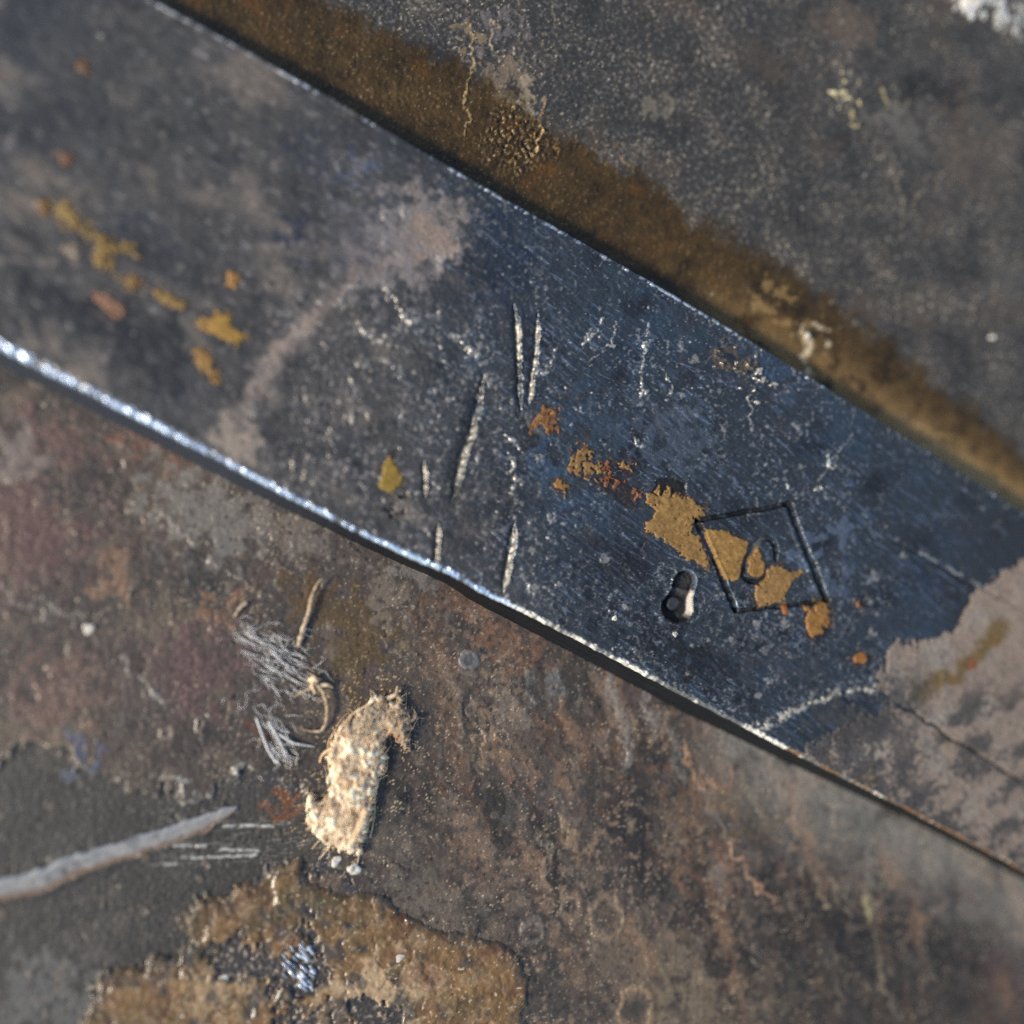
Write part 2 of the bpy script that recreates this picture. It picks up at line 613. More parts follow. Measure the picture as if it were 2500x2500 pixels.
# ---- lower plate: patina regions, and the tuft's shadow as a dark blob
L_ = lo_
P.mix(L_, rgb(80, 72, 66))
P.mix(L_ * sst(0.0, 0.8, n1 + 0.4 * n2), rgb(92, 80, 70))
P.mix(L_ * 0.8 * sst(0.1, 0.75, fbm(X, Y, 0.16, 4, 41)), rgb(62, 59, 56))
P.mix(L_ * 0.6 * sst(0.15, 0.7, fbm(X, Y, 0.13, 4, 42)), rgb(112, 98, 84))
P.mix(L_ * 0.5 * sst(0.2, 0.8, fbm(X, Y, 0.2, 3, 43)), rgb(90, 72, 68))
for a_ in (
        (60, 1280, 230, 210, 0, (98, 76, 72), 0.85), (150, 1080, 130, 60, -30, (104, 80, 74), 0.7), (400, 1100, 110, 40, -25, (112, 80, 62), 0.8),
        (200, 1490, 190, 110, 10, (74, 68, 64), 0.7), (450, 1640, 170, 130, 10, (96, 76, 74), 0.85), (130, 1690, 130, 110, 50, (112, 88, 80), 0.65),
        (330, 1700, 70, 120, 0, (86, 80, 74), 0.6), (40, 1110, 120, 60, -30, (122, 112, 106), 0.7), (500, 1260, 190, 110, -30, (118, 113, 107), 0.75),
        (480, 1420, 120, 60, -20, (68, 65, 62), 0.6), (190, 1200, 80, 90, 40, (62, 60, 58), 0.7), (330, 1420, 60, 50, 40, (60, 58, 56), 0.6),
        (700, 1290, 150, 70, -27, (114, 104, 96), 0.7), (280, 1390, 70, 60, 60, (124, 98, 78), 0.75), (300, 1450, 25, 60, 10, (124, 98, 78), 0.6),
        (545, 1480, 60, 34, 30, (130, 98, 74), 0.7),
        (850, 1500, 170, 60, -20, (92, 74, 48), 0.75), (860, 1600, 90, 110, 0, (90, 74, 44), 0.7), (740, 1440, 90, 40, -10, (90, 72, 50), 0.7),
        (960, 1450, 60, 110, 10, (122, 110, 96), 0.6), (1010, 1380, 110, 40, -27, (124, 120, 116), 0.6), (1130, 1490, 130, 60, -27, (104, 78, 60), 0.7),
        (1250, 1570, 130, 60, -27, (112, 84, 66), 0.75), (700, 1880, 130, 110, 10, (62, 58, 54), 0.7),
        (1080, 1680, 60, 60, 0, (70, 68, 66), 0.5), (1080, 1640, 120, 90, 0, (102, 88, 74), 0.5),
        (1230, 1690, 90, 60, -10, (112, 102, 96), 0.6), (1060, 1660, 24, 70, 10, (70, 70, 70), 0.6), (1210, 1640, 40, 30, 0, (56, 52, 48), 0.6),
        (1380, 1680, 80, 60, -40, (64, 60, 54), 0.7), (1150, 1850, 60, 160, -15, (132, 110, 88), 0.6), (1130, 2060, 80, 90, -10, (128, 106, 86), 0.6),
        (1290, 1960, 150, 90, 10, (76, 74, 73), 0.6), (960, 1890, 70, 160, 15, (56, 52, 48), 0.75), (1060, 2000, 40, 150, 10, (56, 53, 50), 0.5),  # dark blob right of the tuft stands for its soft shadow
        (960, 2050, 70, 110, 0, (98, 92, 82), 0.5), (1060, 2210, 160, 70, -25, (106, 98, 88), 0.55), (1240, 2150, 100, 80, 0, (112, 94, 78), 0.5),
        (1330, 2110, 140, 120, 0, (98, 88, 80), 0.5), (1500, 2000, 80, 170, 20, (70, 66, 64), 0.6), (1600, 2120, 70, 130, 15, (54, 50, 48), 0.65),
        (1660, 2060, 50, 160, 15, (112, 90, 70), 0.6), (1740, 2160, 90, 60, -30, (128, 94, 78), 0.6), (1560, 2330, 260, 130, 0, (112, 98, 82), 0.6),
        (1750, 2420, 190, 110, 0, (120, 106, 86), 0.65), (1330, 2430, 80, 80, 0, (74, 70, 66), 0.5), (1480, 1830, 60, 120, 20, (96, 80, 66), 0.6),
        (1600, 1800, 90, 50, -30, (98, 74, 62), 0.6), (1630, 1770, 30, 30, 0, (104, 70, 42), 0.6), (1830, 1980, 130, 60, -40, (98, 80, 52), 0.65),
        (1720, 1930, 110, 45, -27, (120, 92, 68), 0.55), (1990, 2250, 190, 130, -20, (48, 45, 41), 0.85), (2300, 2290, 300, 100, -20, (46, 43, 38), 0.9),
        (2150, 2410, 260, 100, 0, (70, 66, 60), 0.5), (2440, 2390, 90, 110, 0, (80, 60, 58), 0.65), (1800, 2330, 70, 110, -20, (66, 62, 58), 0.6),
        (1940, 2460, 60, 70, 0, (112, 100, 82), 0.5), (2370, 2480, 160, 40, 0, (86, 78, 66), 0.5)):
    pb(*a_, nz=0.8)
px_of = 1250 + X * 1000
sx, sy = rot(X + 0.02 * P.jx[0], Y, -72)
zr = L_ * sst(900, 1250, px_of + 100 * n2) * (1 - sst(0.5, 0.85, d_low))
for sz_, col_, am_, th_, sd_ in ((0.09, (52, 48, 45), 0.85, -0.05, 46), (0.085, (132, 104, 80), 0.7, 0.1, 47), (0.03, (124, 114, 104), 0.5, 0.25, 48), (0.025, (50, 47, 45), 0.55, 0.2, 49), (0.04, (108, 76, 58), 0.5, 0.25, 50)):
    P.mix(zr * am_ * sst(th_, th_ + 0.5, fbm(sx * 0.22, sy, sz_, 3, sd_) + 0.25 * n2), rgb(*col_))
mot = L_ * sst(900, 1150, px_of) * sst(-0.2, 0.5, fbm(X, Y, 0.25, 2, 54) + 0.2)
P.mix(mot * 0.65 * sst(0.2, 0.7, fbm(X, Y, 0.022, 2, 55) + 0.35 * n2), rgb(132, 112, 94))
P.mix(mot * 0.65 * sst(0.2, 0.7, fbm(X, Y, 0.026, 2, 56) - 0.2 * n2), rgb(54, 51, 49))
# greyish dusty reflection below the bar's edge on the right, painted as colour
sheen = L_ * sst(0.30, 0.04, d_low + 0.05 * n2 + 0.02 * n3) * sst(1640, 1900, px_of + 90 * n2)
sheen *= sst(-0.9, 0.3, n2 + 0.3 * n3 + 0.2)
P.mix(0.62 * sheen, rgb(126, 124, 119), 0.7)
P.H += 0.003 * sheen
corner = L_ * sst(1750, 2000, px_of + 80 * n2) * sst(0.26, 0.36, d_low + 0.05 * n2 + 0.02 * n3)
P.mix(0.62 * corner, rgb(52, 49, 45))
P.mix(0.4 * corner * sst(0.1, 0.7, fbm(sx * 0.3, sy, 0.05, 3, 57)), rgb(84, 80, 74))
# run marks hanging from the edge
for pts, w, col, amt in (
        ([(1485, 1640), (1505, 1720), (1530, 1830), (1520, 1880)], 22, (128, 126, 124), 0.6),
        ([(1570, 1690), (1590, 1760), (1600, 1800)], 16, (128, 126, 124), 0.55),
        ([(1640, 1780), (1650, 1830), (1665, 1890)], 16, (124, 122, 118), 0.5),
        ([(1350, 1640), (1365, 1690)], 22, (116, 116, 116), 0.6), ([(1295, 1640), (1300, 1720)], 14, (104, 104, 104), 0.5),
        ([(1430, 1760), (1450, 1900), (1470, 2050), (1490, 2150)], 26, (60, 57, 54), 0.5),
        ([(1570, 1880), (1600, 2010), (1640, 2200)], 30, (56, 53, 50), 0.55),
        ([(1500, 1820), (1520, 1930)], 22, (110, 86, 68), 0.5),
        ([(1140, 1690), (1150, 1800), (1165, 1900)], 14, (62, 58, 54), 0.7),
        ([(1100, 1660), (1125, 1760), (1150, 1870)], 14, (118, 106, 92), 0.5),
        ([(1780, 2050), (1800, 2100), (1850, 2160), (1890, 2215)], 8, (170, 130, 105), 0.8),
        ([(1668, 1820), (1700, 1880), (1735, 1920)], 10, (160, 122, 92), 0.7),
        ([(1735, 1920), (1790, 1900), (1800, 1880)], 12, (150, 112, 88), 0.5),
        ([(1380, 2000), (1400, 2060), (1425, 2085), (1450, 2080), (1465, 2030)], 17, (134, 112, 88), 0.75),
        ([(380, 1235), (470, 1320), (560, 1390), (660, 1455)], 4, (130, 122, 112), 0.7),
        ([(0, 1435), (60, 1480), (140, 1510)], 9, (120, 114, 108), 0.6), ([(110, 1470), (190, 1515)], 8, (130, 124, 118), 0.6),
        ([(900, 1540), (1000, 1600), (1080, 1660)], 4, (128, 116, 100), 0.6),
        ([(930, 2113), (1000, 2117)], 4, (40, 38, 36), 0.8),
        ([(300, 1600), (330, 1650)], 8, (150, 146, 140), 0.5), ([(355, 1650), (380, 1700)], 9, (160, 158, 152), 0.6),
        ([(0, 1860), (50, 1815), (80, 1808), (130, 1815), (200, 1872), (280, 1890)], 7, (146, 134, 118), 0.7),
        ([(440, 1945), (500, 1950)], 8, (170, 168, 162), 0.6), ([(405, 1910), (440, 1905), (455, 1925)], 7, (165, 162, 156), 0.7),
        ([(500, 1940), (560, 1915), (575, 1895), (600, 1885)], 6, (165, 162, 156), 0.7), ([(575, 1895), (580, 1880)], 8, (180, 178, 172), 0.7),
        ([(2040, 2150), (2070, 2250)], 6, (140, 128, 112), 0.6), ([(2130, 2280), (2180, 2470)], 8, (150, 134, 108), 0.5),
        ([(2000, 2180), (2020, 2210)], 6, (170, 150, 120), 0.6), ([(2030, 2320), (2055, 2470)], 7, (120, 104, 90), 0.6),
        ([(2120, 2200), (2125, 2255)], 14, (160, 148, 110), 0.7)):
    D, T, S = P.line(onplate(pts), 0.02, 0.008)
    m = L_ * (1 - sst(0, w * 1.25 / 1000, D)) * sst(-0.7, 0.3, n3 + 0.35 * n4 + 0.3) * amt
    P.mix(m, rgb(*col))
    P.H += 0.004 * m * (1 if sum(col) > 300 else -1)
# rings left by drops
for (px, py, r, w, col) in ((1482, 2240, 40, 15, (126, 108, 88)), (1555, 2462, 42, 15, (140, 116, 90)), (1395, 2215, 20, 14, (124, 106, 88)),
                            (1300, 2275, 22, 12, (108, 100, 92)), (490, 1770, 12, 5, (120, 104, 98)), (410, 1790, 10, 5, (130, 114, 104)),
                            (1170, 1800, 14, 6, (128, 108, 88)), (1225, 1800, 12, 6, (128, 108, 88))):
    c = onplate([(px, py)])[0]
    x_, y_ = P.warped(0.01, 0.004)
    q = np.hypot((x_ - c[0]), (y_ - c[1]) / 1.25) * 1000
    m = 1 - sst(0, w, np.abs(q - r))
    P.mix(0.75 * m, rgb(*col))
    P.mix(0.6 * (1 - sst(r * 0.2, r * 0.6, q)), rgb(60, 58, 55))
    P.H += 0.003 * m
# dark flat layer on the left, the patina having peeled away
peel = [(-200, 1830), (0, 1868), (40, 1822), (85, 1812), (130, 1822), (200, 1880), (260, 1900), (330, 1935), (420, 1930), (470, 1960), (520, 1930), (600, 1885),
        (700, 1900), (770, 1960), (800, 2110), (860, 2140), (760, 2130), (680, 2100), (630, 2150), (560, 2200), (480, 2205), (455, 2240), (490, 2290),
        (450, 2340), (330, 2365), (240, 2400), (200, 2520), (100, 2700), (-300, 2700)]
sd = P.poly(onplate(peel), 0.02, 0.010)
pe = 1 - sst(-0.006, 0.006, sd)
P.mix(0.93 * pe, rgb(62, 60, 57), 0.5)
P.mix(pe * 0.6 * sst(0.0, 0.8, n2), rgb(72, 70, 68))
P.mix(pe * 0.5 * sst(0.2, 0.9, n1 - n3 * 0.3), rgb(78, 70, 62))
P.H -= 0.009 * pe * (0.8 + 0.2 * n3)
pb(100, 2440, 140, 120, 30, (96, 95, 94), 0.7, nz=0.8)
pb(240, 2290, 70, 110, -20, (86, 80, 76), 0.5, nz=0.8)
pb(130, 2400, 22, 90, -15, (110, 98, 88), 0.5, nz=0.8)
pb(200, 1840, 70, 40, -35, (84, 92, 112), 0.7, nz=0.6)
pb(690, 1960, 50, 26, 10, (110, 66, 32), 0.8, nz=0.8)
pb(720, 1915, 90, 22, -10, (62, 58, 68), 0.7, nz=0.6)
pb(840, 2140, 90, 30, -38, (62, 64, 70), 0.8, nz=0.6)
# fine drag lines right of the gouge
dl = marks(P, 130, (onplate([(380, 0)])[0][0], onplate([(0, 2140)])[0][1], onplate([(760, 0)])[0][0], onplate([(0, 1990)])[0][1]), 3, 5, (0.02, 0.12),
           (0.0018, 0.0035), None, 5)
dl = dl * pe
P.mix(0.55 * sst(0.25, 0.9, dl + 0.35 * n4 + 0.2 * n3), rgb(140, 138, 134), 0.3)
P.H += 0.0012 * dl
for pts in ([(545, 2018), (620, 2017), (665, 2020)], [(425, 2066), (500, 2068)], [(540, 2076), (630, 2078)], [(430, 2098), (520, 2094), (625, 2090)], [(400, 2113), (430, 2110)]):
    D, T, S = P.line(onplate(pts), 0.0, 0.002)
    m = (1 - sst(0, 0.005, D)) * sst(-0.5, 0.2, n4 + 0.2)
    P.mix(0.9 * m, rgb(186, 184, 180), 0.3)
    P.H += 0.002 * m
# fine sparkle painted as pale grain, and dark pits, over the lower plate
m = L_ * (1 - 0.6 * pe) * sst(0.55, 0.9, fbm(X, Y, 0.0085, 2, 51) + 0.3 * n2)
P.mix(0.75 * m, rgb(152, 138, 118), 0.35)
P.H += 0.0015 * m
m = L_ * sst(0.5, 0.9, fbm(X, Y, 0.016, 2, 52) - 0.2 * n2)
P.mix(0.65 * m, rgb(46, 43, 41))
P.H -= 0.0012 * m
dp, dv = dots(P, 900, (PXL, -PYT, PXR, 0.2), (0.004, 0.02), 77)
m = L_ * (1 - pe) * (1 - sst(0.0, 0.3, np.abs(dp - 0.12)))
P.mix(0.22 * m, rgb(126, 112, 100))
m = L_ * sst(0.0, 0.5, dp)
P.mix(0.35 * m * (dv > 0.5), rgb(58, 54, 52))
P.mix(0.35 * m * (dv < 0.3), rgb(128, 110, 94))
P.H += 0.0012 * m * np.sign(dv - 0.5) * -1
dp, dv = dots(P, 420, (PXL, -PYT, PXR, PYT), (0.002, 0.0065), 78)
m = sst(0, 0.4, dp)
P.mix(0.6 * m, rgb(146, 137, 124))
P.H += 0.002 * m
# needle-fine sparkle painted as pale specks, thicker where the ground is tan, and lint dust round the tuft
sk = speck(X.shape, 1, 0.007) * sst(-0.5, 0.4, n2 + 0.4 * n3) * (1 - 0.7 * pe) * (1 - 0.6 * band)
P.mix(0.8 * sk, rgb(196, 176, 146))
tuft_c = onplate([(860, 1900)])[0]
sk = speck(X.shape, 2, 0.06) * sst(-0.45, 0.3, P.blob(tuft_c, 0.17, 0.27, -18)) * sst(-0.3, 0.4, n3)
P.mix(0.75 * sk, rgb(216, 188, 146))
sk = speck(X.shape, 3, 0.02) * sst(0.0, 0.6, n2)
P.mix(0.7 * sk, rgb(38, 36, 35))

# ---- frayed, scratched-bright place in the patina
fr = np.zeros_like(X)
for pts, n_, seed in (([(550, 1520), (640, 1540), (725, 1560), (715, 1610), (760, 1650), (720, 1690), (650, 1660), (600, 1600)], 170, 61),
                      ([(625, 1750), (690, 1760), (720, 1800), (700, 1850), (680, 1880), (640, 1800)], 60, 62)):
    w_ = onplate(pts)
    sd = P.poly(w_, 0.02, 0.012)
    x0, y0 = w_.min(0)
    x1, y1 = w_.max(0)
    mk = marks(P, n_, (x0, y0, x1, y1), -33, 9, (0.02, 0.075), (0.0014, 0.0034), None, seed) * (1 - sst(-0.004, 0.012, sd))
    fr = np.maximum(fr, mk)
P.mix(0.6 * sst(0.3, 0.9, fr + 0.3 * n4 + 0.3 * n5), rgb(150, 152, 154), 0.33)
P.H += 0.004 * fr
pb(650, 1800, 18, 40, 20, (100, 66, 40), 0.8)
pb(650, 1590, 34, 20, -20, (58, 50, 44), 0.6)

# ---- the solid plate: its upper skin, then its own parts laid on or cut in
hide = (d_up < -0.12) & (d_low < -0.12)
plate = thing("metal_plate", "large worn metal plate of brown and dark grey patina lying under the blue-black stamped bar", "metal plate")


def skin_of(S, Z, keep):
    co = np.stack([S.X, S.Y, Z], -1).reshape(-1, 3)
    kind = np.stack([S.R, S.M, np.zeros_like(S.R)], -1).reshape(-1, 3)
    return compact(co, grid_faces(S.X.shape, keep), S.C.reshape(-1, 3), kind)


PEND = []          # parts to cut from the plate once all relief is in


def face_mask(m, lim):
    q = np.maximum(np.maximum(m[:-1, :-1], m[:-1, 1:]), np.maximum(m[1:, 1:], m[1:, :-1]))
    return q > lim


def layer(S, Z, m, th, name, mat, parent, C, R, M=0.0, base=None, label=None):
    """a thin skin lying on the surface: m 1 inside .. 0 outside, its rim dips under the surface"""
    keep = face_mask(m, 0.02)
    if not keep.any():
        return None
    Zl = (S.H if Z is None else Z) + th * (1.25 * m - 0.25)
    co = np.stack([S.X, S.Y, Zl], -1).reshape(-1, 3)
    R = np.broadcast_to(R, S.X.shape)
    M = np.broadcast_to(M, S.X.shape)
    kind = np.stack([R, M, np.zeros_like(S.X)], -1).reshape(-1, 3)
    v, f, c, k = compact(co, grid_faces(S.X.shape, keep), np.clip(C, 0.001, 1).reshape(-1, 3), kind)
    o = build(name, v, f, mat, parent, c, k)
    if label:
        o["label"] = label
    return o


# amber varnish patch, bottom left
vo = [(150, 2620), (205, 2500), (242, 2401), (290, 2375), (335, 2364), (400, 2345), (447, 2336), (470, 2300), (450, 2270), (430, 2250), (456, 2222), (470, 2210), (520, 2196), (559, 2190),
      (585, 2170), (610, 2160), (640, 2165), (652, 2140), (680, 2115), (727, 2098), (735, 2130), (770, 2165), (800, 2175), (838, 2190), (870, 2178), (905, 2185), (940, 2192), (986, 2224),
      (1020, 2250), (1061, 2266), (1110, 2272), (1154, 2275), (1210, 2299), (1261, 2341), (1289, 2392), (1284, 2438), (1275, 2485), (1294, 2560), (1250, 2680), (700, 2740)]
sdv = P.poly(onplate(vo), 0.012, 0.005)
vh = np.full(X.shape, 9.0, np.float32)
for hp in ([(480, 2310), (560, 2290), (600, 2300), (690, 2310), (735, 2290), (775, 2330), (800, 2390), (790, 2450), (740, 2460), (700, 2420), (640, 2400), (560, 2390), (500, 2350)],
           [(840, 2400), (880, 2440), (960, 2460), (970, 2500), (900, 2530), (840, 2480)], [(735, 2240), (770, 2250), (765, 2290), (735, 2285)],
           [(660, 2470), (790, 2450), (800, 2540), (680, 2540)]):
    vh = np.minimum(vh, P.poly(onplate(hp), 0.03, 0.018))
vh = vh + 0.028 * n2 + 0.020 * n3 + 0.008 * n4 + 0.010
vm = np.minimum(1 - sst(-0.004, 0.004, sdv), 0.0 + sst(-0.004, 0.006, vh))
inside_v = 1 - sst(-0.01, 0.01, sdv)
P.mix(inside_v * 0.8, rgb(70, 66, 64))
P.mix(inside_v * 0.8 * sst(0.1, 0.6, n4 + 0.4 * n3), rgb(140, 128, 116), 0.4)
P.H += 0.004 * inside_v * np.maximum(n4, 0)
# scraped metal in the bare middle of it, blue-white glints painted in
sp_ = onplate([(690, 2300), (745, 2300), (770, 2350), (760, 2420), (715, 2420)])
x0, y0 = sp_.min(0)
x1, y1 = sp_.max(0)
scr = marks(P, 46, (x0, y0, x1, y1), -48, 8, (0.02, 0.05), (0.003, 0.006), None, 91) * (1 - sst(0, 0.02, P.poly(sp_, 0.01, 0.01)))
P.mix(0.95 * sst(0.15, 0.6, scr), rgb(205, 214, 232), 0.25, 0.3)
P.H += 0.014 * scr
# the long pale gouge: cut below the surface with a raised far lip
gp = onplate([(-160, 2185), (0, 2172), (80, 2160), (200, 2108), (330, 2068), (420, 2040), (500, 2010), (545, 1988), (580, 1971)])
GD, GT, GS = P.line(gp, 0.006, 0.001)
gw = np.interp(GT, [0, 0.2, 0.5, 0.8, 0.95, 1], [0.032, 0.027, 0.026, 0.021, 0.014, 0.001])
gm = 1 - sst(gw * 0.75, gw * 1.1, GD + 0.0025 * n3 + 0.0008 * n5)
P.H = P.H * (1 - 0.9 * gm) + gm * (-0.006 + 0.010 * (GS / 0.03))
P.H += 0.004 * (1 - sst(gw * 0.9, gw * 1.7, GD))
plate_z = P.H.copy()
ctr = 0.075
P.C[:] = np.where(P.C > 0, ctr * (np.clip(P.C, 1e-4, 1) / ctr) ** 1.15, P.C)
P.C *= np.array([1.02, 1.02, 0.94], np.float32)
grey = P.C.mean(-1, keepdims=True) * np.array([1.04, 1.0, 0.92], np.float32)
P.C += (grey - P.C) * (0.12 * lo_)[..., None]

keep = ~(face_mask(hide.astype(np.float32), 0.5))
v, f, c, k = skin_of(P, plate_z, keep)
body = build("plate_body", v, f, M_PLATE, plate, np.clip(c, 0.001, 1), k)
# its thickness: four sides and an underside
e = 4.0
xa, xb, ya, yb = xs[0], xs[-1], ys[0], ys[-1]
bc = np.array([(x, y, z) for z in (-0.02, -0.35) for (x, y) in ((xa, ya), (xb, ya), (xb, yb), (xa, yb))])
build("plate_underside", bc, np.array([(0, 1, 5, 4), (1, 2, 6, 5), (2, 3, 7, 6), (3, 0, 4, 7), (7, 6, 5, 4), (0, 3, 2, 1)]), M_PLATE, plate,
      np.tile(rgb(70, 66, 62), (8, 1)), np.tile(np.array([0.6, 0.2, 0]), (8, 1)))

# parts on the plate
d1, d2, idv = cells(X + 0.02 * P.jx[0], Y + 0.02 * P.jy[0], 0.062, 9)
crack = 1 - sst(0.0, 0.05, d2 - d1)
vc = rgb(124, 92, 46)[None, None] * (1 + 0.30 * n2 + 0.28 * n3 + 0.20 * n4 + 0.35 * (idv - 0.5))[..., None]
vc = np.clip(vc, 0.01, 1)
vc = vc + (rgb(96, 62, 34) - vc) * 0.6 * sst(0.0, 0.6, fbm(X, Y, 0.07, 3, 93))[..., None]
vc = vc + (rgb(148, 122, 82) - vc) * 0.6 * sst(0.1, 0.7, fbm(X, Y, 0.05, 3, 94))[..., None]
rimv = (sst(-0.035, -0.002, sdv))[..., None]
vc = vc * (1 - 0.35 * rimv)
vc = vc + (rgb(70, 62, 52) - vc) * 0.75 * sst(-0.05, 0.0, sdv + 0.03 * n3 + 0.02 * n4)[..., None] * sst(-0.1, 0.4, n2)[..., None]
ol = 0.75 * sst(0.05, 0.7, fbm(X, Y, 0.12, 3, 95) + 0.3 * n3)[..., None]
vc = vc + (rgb(84, 72, 38) - vc) * ol
cr_ = P.blob(onplate([(930, 2420)])[0], 0.16, 0.08, 10, 0.06, 0.03)
cr2 = P.blob(onplate([(540, 2420)])[0], 0.10, 0.07, 10, 0.06, 0.03)
cm = np.maximum(sst(-0.1, 0.5, cr_ + 0.5 * n3), 0.6 * sst(0, 0.5, cr2 + 0.5 * n3))[..., None]
vc = vc + (rgb(186, 156, 112) - vc) * 0.75 * cm
rd = sst(0.2, 0.6, P.blob(onplate([(1010, 2380)])[0], 0.1, 0.05, 10, 0.06, 0.03) + 0.2 * n3)[..., None]
vc = vc + (rgb(116, 76, 40) - vc) * 0.6 * rd
vc = vc * (1 - 0.55 * crack * sst(-0.2, 0.4, n2))[..., None]
gl = sst(0.72, 0.95, fbm(X, Y, 0.011, 2, 97) + 0.2 * n2)[..., None]
gmot = (inside_v * sst(0.1, 0.6, fbm(X, Y, 0.05, 3, 98) + 0.5 * sst(0.1, 0.0, vh) - 0.1))[..., None]
vc = vc + (rgb(66, 62, 54) - vc) * 0.75 * gmot
vc = vc + (rgb(168, 140, 100) - vc) * 0.6 * sst(0.35, 0.8, fbm(X, Y, 0.026, 3, 100))[..., None]
vc = vc + (rgb(214, 190, 150) - vc) * 0.8 * gl  # glints on the varnish painted as pale spots
vc = vc + (rgb(226, 206, 170) - vc) * 0.8 * (speck(X.shape, 4, 0.012) * sst(-0.2, 0.5, n3))[..., None]
vc = vc + (vc.mean(-1, keepdims=True) - vc) * 0.14
vz = plate_z * 0.3 + 0.0025 * n3 * vm + 0.002 * gl[..., 0] * vm - 0.002 * crack * vm + 0.0004 * n4 * vm + 0.003 * (idv - 0.5) * vm * (1 - crack)
layer(P, vz, vm, 0.007, "varnish_patch", M_VARN, plate, vc, 0.34 - 0.08 * gl[..., 0], label="ochre flaking varnish patch with a bare scraped middle")
gc = rgb(150, 146, 139)[None, None] * (1 + 0.12 * n3 + 0.10 * n4)[..., None]
side = sst(-0.2, -0.9, GS / (gw + 1e-4))[..., None]
gc = gc + (rgb(112, 84, 54) - gc) * 0.85 * side
gc = gc + (rgb(58, 57, 56) - gc) * 0.8 * sst(0.6, 0.75, fbm(X, Y, 0.02, 2, 96))[..., None]
gc = gc + (rgb(150, 152, 154) - gc) * 0.7 * sst(0.2, 0.9, GS / (gw + 1e-4))[..., None]
gc = gc + (rgb(96, 96, 98) - gc) * 0.7 * sst(0.3, 0.9, fbm(X, Y, 0.03, 2, 99) + 0.3 * GS / 0.03)[..., None]
layer(P, plate_z, gm * (GT > 0) , 0.0012, "gouge", M_SCORE, plate, gc, 0.45, 0.1, label="long pale gouge")
# grey drop ring beside the bar
c = onplate([(1145, 1612)])[0]
x_, y_ = P.warped(0.006, 0.003)
q = np.hypot(x_ - c[0], y_ - c[1])
rm = 1 - sst(0.024, 0.029, q)
rc = rgb(104, 101, 96)[None, None] + (rgb(78, 78, 78) - rgb(104, 101, 96))[None, None] * (1 - sst(0.013, 0.02, q))[..., None]
layer(P, plate_z + 0.0015 * sst(0.012, 0.02, q) * rm, rm, 0.0015, "drop_ring", M_SCORE, plate, rc, 0.4)

# ------------------------------------------------------------------ THE STAMPED BAR
u_in0, u_in1 = 0.0, 0.0
cu = [uv(*onbar([p])[0])[0] for p in ((0, 0), (0, 850), (380, 0), (2500, 1247), (2500, 2150))]
u_lo, u_hi = min(cu) - 0.03, max(cu) + 0.03
u_mid = uv(*onbar([(850, 700)])[0])[0]
ul = list(np.arange(u_lo, u_mid, 0.0046)) + list(np.arange(u_mid, u_hi, 0.0025))
s_, p_ = 0.01, ul[-1]
while p_ < u_hi + 1.4:
    p_ += s_
    s_ *= 1.35
    ul.append(p_)
s_, p_ = 0.01, ul[0]
while p_ > u_lo - 1.4:
    p_ -= s_
    s_ *= 1.35
    ul.insert(0, p_)
us = np.array(ul)
NT = 370
BV = 0.016                                     # height of the worn bevel
low_rows = [(i / 17, -0.006 + (BAR_H - BV + 0.006) * i / 17, 0) for i in range(18)]
for i in range(1, 8):
    a = i / 8 * math.pi / 2
    low_rows.append((1 - math.cos(a), BAR_H - BV + BV * math.sin(a), 1))
top_rows = [(i / (NT - 1), BAR_H, 2) for i in range(NT)]
upp_rows = []
for i in range(1, 6):
    a = i / 6 * math.pi / 2
    upp_rows.append((-0.004 + 0.006 * math.sin(a), BAR_H - 0.006 * (1 - math.cos(a)), 3))
for i in range(9):
    upp_rows.append((0.002 + 0.004 * i / 8, BAR_H - 0.006 - BAR_H * i / 8, 4))
NL = len(low_rows)
VL, VU = vlow(us), vupp(us)
jag = 0.0016 * fbm(us * 1.0, us * 0 + 3.1, 0.03, 3, 401) + 0.0012 * fbm(us, us * 0 + 9.1, 0.009, 2, 402)
jagu = 0.0012 * fbm(us, us * 0 + 5.1, 0.03, 3, 403) + 0.0008 * fbm(us, us * 0 + 7.1, 0.008, 2, 404)
rows_v, rows_z, kindr = [], [], []
us_px = [uv(*onbar([(x_, 843 + 0.5165 * x_)])[0])[0] for x_ in (0, 500, 900, 1050, 1250, 1700, 2000, 2250, 2500)]
skirt = np.interp(us, us_px, [0.034, 0.034, 0.024, 0.022, 0.034, 0.040, 0.032, 0.023, 0.025])
bev = np.interp(us, us_px, [0.017, 0.011, 0.009, 0.012, 0.009, 0.009, 0.008, 0.007, 0.007])
for o_, z_, k_ in low_rows:
    o_ = bev * 0.6 + skirt * (1 - o_) if k_ == 0 else bev * 0.6 - bev * o_
    rows_v.append(VL - o_ + jag * (1 if k_ else max(0.0, (z_ / BAR_H - 0.45) / 0.55)))
    rows_z.append(np.full_like(us, z_))
    kindr.append(k_)
for t_, z_, k_ in top_rows:
    rows_v.append((VL + bev * 0.4 + jag) * (1 - t_) + (VU - 0.004 + jagu) * t_)
    rows_z.append(np.full_like(us, z_))
    kindr.append(k_)
for o_, z_, k_ in upp_rows:
    rows_v.append(VU + o_ + jagu)
    rows_z.append(np.full_like(us, z_))
    kindr.append(k_)
V_ = np.array(rows_v)
Z0 = np.array(rows_z)
KR = np.array(kindr)[:, None] + np.zeros_like(V_, int)
U_ = np.broadcast_to(us, V_.shape)
BX, BY = U_ * e_u[0] + V_ * e_v[0], U_ * e_u[1] + V_ * e_v[1]
B = Surf(BX, BY)


